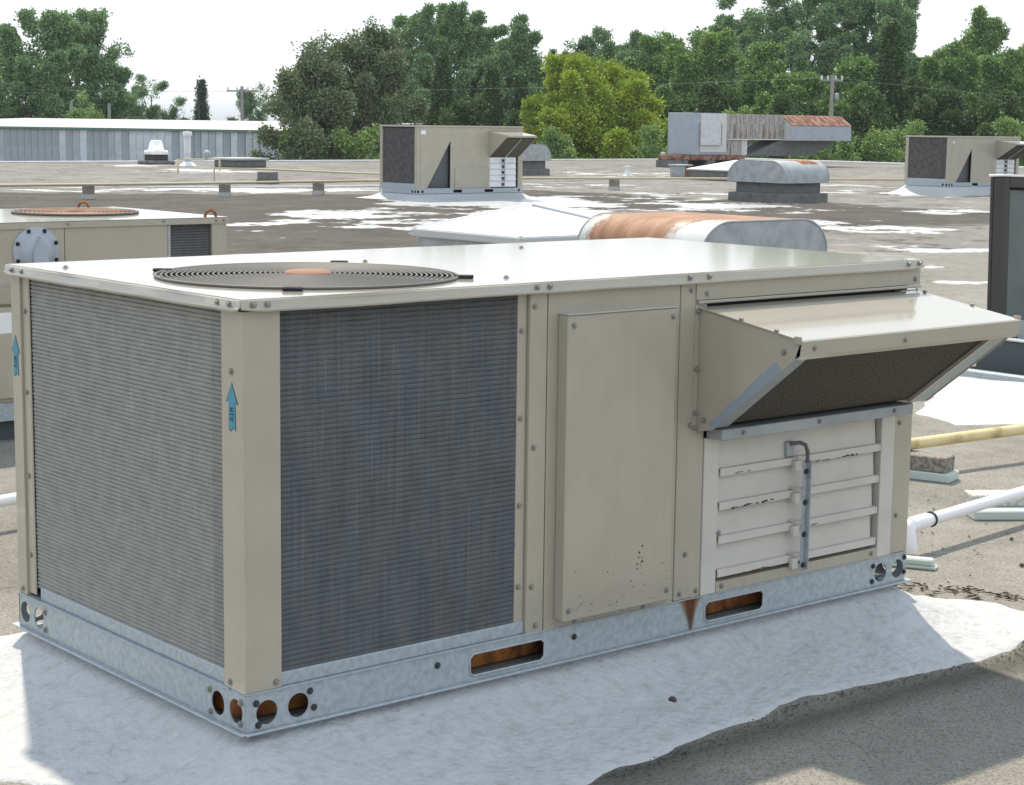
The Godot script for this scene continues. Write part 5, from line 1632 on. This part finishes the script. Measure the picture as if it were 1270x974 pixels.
func build_trees():
	leaf_material("leaves")
	# style: leaf colour, second colour, leaf size, spray radius, sprays, lobes, shape
	var st := {
		"poplar": [Color(0.155, 0.263, 0.115), Color(0.297, 0.419, 0.203), 0.128, 0.280, 5580, 100, "tall"],
		"young": [Color(0.162, 0.270, 0.135), Color(0.270, 0.378, 0.203), 0.104, 0.220, 2015, 45, "tall"],
		"maple": [Color(0.128, 0.236, 0.068), Color(0.270, 0.392, 0.115), 0.128, 0.300, 5580, 100, "round"],
		"yellow": [Color(0.19, 0.28, 0.035), Color(0.5, 0.55, 0.06), 0.112, 0.300, 13950, 212, "dome"],
		"olive": [Color(0.125, 0.185, 0.09), Color(0.25, 0.265, 0.16), 0.096, 0.250, 6510, 112, "sparse"],
		"cedar": [Color(0.053, 0.107, 0.035), Color(0.112, 0.170, 0.049), 0.112, 0.270, 4960, 0, "cone"],
		"spruce": [Color(0.049, 0.087, 0.058), Color(0.078, 0.127, 0.078), 0.112, 0.260, 2635, 0, "tiers"],
		"thicket": [Color(0.058, 0.107, 0.033), Color(0.136, 0.194, 0.058), 0.128, 0.320, 4030, 62, "round"],
		"shrub": [Color(0.162, 0.270, 0.074), Color(0.378, 0.486, 0.176), 0.096, 0.240, 2790, 47, "round"]}
	var cat := {"poplar": "tree", "young": "tree", "maple": "tree", "yellow": "tree", "olive": "tree", "cedar": "tree", "spruce": "tree", "thicket": "bush", "shrub": "bush"}
	var called := {"poplar": "poplar_tree", "young": "young_tree", "maple": "broadleaf_tree", "yellow": "yellow_green_tree", "olive": "olive_tree", "cedar": "cedar_tree", "spruce": "spruce_tree", "thicket": "thicket_bush", "shrub": "bush"}
	for i in TREES.size():
		var e: Array = TREES[i]
		var s: Array = st[e[0]]
		tree(called[e[0]], TREE_LABEL[i], cat[e[0]], v3(e[1], -5, e[2]), e[3] + 5.0, e[4], s, e[0], 1000 + i * 13)


func tree(called: String, label: String, category: String, at: Vector3, h: float, hw: float, s: Array, style: String, seed: int):
	var u := thing(called, label, category, at, "")
	var g := RandomNumberGenerator.new()
	g.seed = seed
	var shape: String = s[6]
	# trunk with limbs
	var tm := mb()
	var tr := clampf(h * 0.018, 0.06, 0.24)
	var lean := v3(g.randfn() * 0.25, 0, g.randfn() * 0.25)
	var topf := 0.86
	tm.tube([Vector3.ZERO, lean * 0.3 + v3(0, h * 0.35, 0), lean + v3(0, h * topf, 0)], tr, 8, false, tr * 0.2)
	# crown: leaf clumps spread through an envelope that bulges and dips with height and direction
	var low := 0.18
	if style == "thicket" or style == "shrub": low = 0.02
	if style == "olive": low = 0.1
	if style == "yellow": low = 0.28
	var env := noise(1.0, seed + 5, 3)
	var reach := func(an: float, f: float) -> float:      # envelope radius at height share f
		var b := pow(maxf(sin(clampf(0.2 + f * 0.8, 0.0, 1.0) * PI), 0.0), 0.5 if shape == "tall" else 0.6)
		if shape == "dome": b = sqrt(maxf(0.0, 1.0 - pow(maxf(f - 0.25, 0.0) / 0.75, 2.2)))
		return hw * maxf(0.06, b) * (1.0 + (0.75 if shape == "dome" else 0.65) * env.get_noise_3d(cos(an) * 1.4, f * 3.0, sin(an) * 1.4))
	var heads := []      # the crown ends in several heads of unequal height
	for k in (4 if shape == "tall" else 6):
		var an := k * 2.4 + g.randf()
		heads.append([an, 1.0 if k == 0 else g.randf_range(0.82, 0.98), g.randf_range(0.9, 1.7)])
	var clumps := []
	var n: int = s[5]
	for k in n:
		var f := pow((k + g.randf()) / n, 0.85)
		var an := g.randf() * TAU
		var cap := 0.76
		for q in heads: cap = maxf(cap, q[1] - pow(absf(angle_difference(an, q[0])) / q[2], 2.0) * 0.18)
		if shape == "dome": cap = 0.9 + 0.1 * env.get_noise_2d(an * 1.5, 9.0) + g.randf_range(0.0, 0.06)
		var y := lerpf(low, cap, f)
		var rr: float = reach.call(an, f) * sqrt(g.randf_range(0.05, 1.0)) * 0.9
		var lr := minf(hw, 2.2) * (0.09 + 0.3 * pow(g.randf(), 1.6)) * lerpf(1.0, 0.85, f)
		var c := v3(cos(an) * rr, minf(h * y, h - lr * 0.5), sin(an) * rr)
		clumps.append([c, lr, g.randf()])
		if k % 2 == 0 and f > 0.25:      # a leafy shoot reaching out of the crown
			var o := (c * v3(1, 0, 1)).normalized() * g.randf_range(0.1, 1.0) + v3(0, g.randf_range(0.2, 1.1), 0)
			var long := hw * g.randf_range(0.12, 0.38)
			for q in 4:
				var tip := c + o.normalized() * (lr * 0.6 + long * (q + 1) / 4.0)
				if tip.y < h: clumps.append([tip, lr * lerpf(0.55, 0.12, q / 3.0), g.randf()])
		if k % 6 == 0 and style != "thicket":
			var b := lean * (y * 0.6) + v3(0, maxf(h * y - hw * 0.8, h * maxf(low, 0.14)), 0)
			tm.tube([b, b.lerp(c, 0.55) + v3(0, 0.12, 0), c], tr * 0.3, 5, false, 0.012)
	part(u, "trunk", tm.done(), M.bark)
	# leaf sprays
	var key := "%s" % style
	if not sprays.has(key): sprays[key] = leaf_spray(hash(style) % 1000, 14, s[2], s[3])
	var mm := MultiMesh.new()
	mm.transform_format = MultiMesh.TRANSFORM_3D
	mm.use_colors = true
	mm.mesh = sprays[key]
	var xf := []
	var cols := []
	var count := int(s[4] * clampf(hw * h / 18.0, 0.35, 1.7))
	var ca: Color = s[0]
	var cb: Color = s[1]
	var nz := noise(1.0, seed, 3)
	var tries := 0
	while xf.size() < count and tries < count * 3:
		tries += 1
		var p: Vector3
		var tone := g.randf()
		if shape == "cone" or shape == "tiers":
			var f := pow(g.randf(), 0.75)
			var y := lerpf(h * 0.995, h * 0.1, f)
			var an := g.randf() * TAU
			var rmax := hw * minf(pow(f, 0.8) * 1.15, 1.0)
			if shape == "tiers":
				var q := fposmod(f * 11.0, 1.0)
				rmax *= 0.35 + 0.65 * q
				if fposmod(an * 4.0 + f * 20.0, 1.0) < 0.3: continue
			else:
				rmax *= 0.8 + 0.3 * nz.get_noise_3d(cos(an) * 2.0, y * 1.2, sin(an) * 2.0) + 0.12 * sin(an * 5.0 + y * 2.0)
			var rr := rmax * pow(g.randf(), 0.35)
			p = v3(cos(an) * rr, y - rr * 0.12, sin(an) * rr)
			tone = clampf(0.5 + 0.9 * nz.get_noise_3d(p.x * 1.6, p.y * 1.6, p.z * 1.6), 0, 1)
		else:
			var lb: Array = clumps[g.randi() % clumps.size()]
			var d := Vector3(g.randfn(), g.randfn(), g.randfn()).normalized()
			var rr: float = lb[1] * (0.2 + 0.7 * sqrt(g.randf())) + absf(g.randfn()) * 0.12
			p = lb[0] + d * rr * v3(1.1, 0.72, 1.1)
			var gap := nz.get_noise_3d(p.x, p.y, p.z)
			if gap < (-0.04 if shape == "sparse" else (-0.13 if shape == "tall" else -0.18)): continue
			tone = clampf(0.4 * lb[2] + 0.3 * g.randf() + 0.6 * gap + 0.08, 0, 1)
		var sc := g.randf_range(0.75, 1.25)
		var b := Basis.from_euler(Vector3(g.randf() * TAU, g.randf() * TAU, g.randf() * TAU)).scaled(Vector3.ONE * sc)
		xf.append(Transform3D(b, p))
		var c := ca.lerp(cb, tone) * g.randf_range(0.85, 1.15)
		c.a = 1.0
		cols.append(c)
	mm.instance_count = xf.size()
	for i in xf.size():
		mm.set_instance_transform(i, xf[i])
		mm.set_instance_color(i, cols[i])
	var o := MultiMeshInstance3D.new()
	o.name = "crown"
	o.multimesh = mm
	o.material_override = M.leaves
	u.add_child(o, true)
	o.set_meta("kind", "stuff")


# ==================================================================== litter, dirt
func build_debris():
	rng.seed = 401
	# leaves and twigs gathered along the membrane's edge
	var b := mb()
	for i in 130:
		var t := rng.randf()
		var c := v3(lerpf(2.33, 2.72, t), 0.004, lerpf(-0.5, 0.1, t) + rng.randfn() * 0.07 - 0.05)
		var a := rng.randf() * TAU
		var l := rng.randf_range(0.006, 0.028)
		var w := rng.randf_range(0.0025, 0.006)
		var ex := v3(cos(a), rng.randf_range(-0.1, 0.25), sin(a)) * l
		var ez := v3(-sin(a), 0, cos(a)) * w
		b.quad(c - ex, c + ez + v3(0, 0.005, 0), c + ex, c - ez + v3(0, 0.003, 0))
	for i in 90:
		var c := v3(rng.randf_range(2.3, 4.2), 0.004, rng.randf_range(-1.1, 0.5))
		var a := rng.randf() * TAU
		var l := rng.randf_range(0.003, 0.014)
		var ex := v3(cos(a), 0.15, sin(a)) * l
		var ez := v3(-sin(a), 0, cos(a)) * l * 0.4
		b.quad(c - ex, c + ez + v3(0, 0.004, 0), c + ex, c - ez)
	tag(part(self, "leaf_litter", b.done(), M.litter), "brown leaves and twigs blown against the membrane edge at the right", "leaf litter", "", "stuff")
	# mossy dirt along the outer edge of the membrane
	var path := [Vector2(0.66, 0.41), Vector2(0.98, 0.37), Vector2(1.43, 0.315), Vector2(1.85, 0.36), Vector2(2.2, 0.39), Vector2(2.34, 0.3)]
	var m := mb()
	for i in 600:
		var f := rng.randf() * (path.size() - 1.001)
		var k := int(f)
		var p: Vector2 = (path[k] as Vector2).lerp(path[k + 1], f - k) + Vector2(rng.randfn() * 0.012, absf(rng.randfn()) * 0.03 - 0.012)
		var r := rng.randf_range(0.0008, 0.0038)
		var hgt := r * rng.randf_range(0.5, 0.9)
		var c := v3(p.x, 0.003, p.y)
		var q := []
		for j in 5:
			var a := TAU * j / 5 + rng.randf()
			q.append(c + v3(cos(a), 0, sin(a)) * r * rng.randf_range(0.7, 1.3))
		for j in 5: m.tri(q[j], c + v3(0, hgt, 0), q[(j + 1) % 5])
	tag(part(self, "moss", m.done(), M.moss_dirt), "dark moss and grit along the membrane's front edge", "moss", "", "stuff")
	# loose pebbles lying on the membrane and roof, each one its own
	var spots := [[v3(2.27, 0.022, 0.06), 0.012, "dark pebble on the sunlit right corner of the membrane"], [v3(1.06, 0.045, 0.2), 0.011, "dark pebble on the shaded membrane below the fork slot"], [v3(3.05, 0.005, -0.2), 0.009, "dark pebble on the roof just right of the unit's base corner"], [v3(3.35, 0.005, -0.45), 0.008, "dark pebble on the roof below the white drain pipe"], [v3(3.95, 0.005, -1.05), 0.009, "dark pebble on the roof between the yellow and white pipes"]]
	for s in spots:
		var pm := mb()
		var r: float = s[1]
		pm.lathe([Vector2(0, -r * 0.4), Vector2(r * 0.9, -r * 0.2), Vector2(r, r * 0.2), Vector2(r * 0.55, r * 0.75), Vector2(0, r * 0.85)], 7)
		tag(part(self, "pebble", pm.done(), M.pebble, s[0], Vector3(0.2, rng.randf() * 6.0, 0.1)), s[2], "pebble")
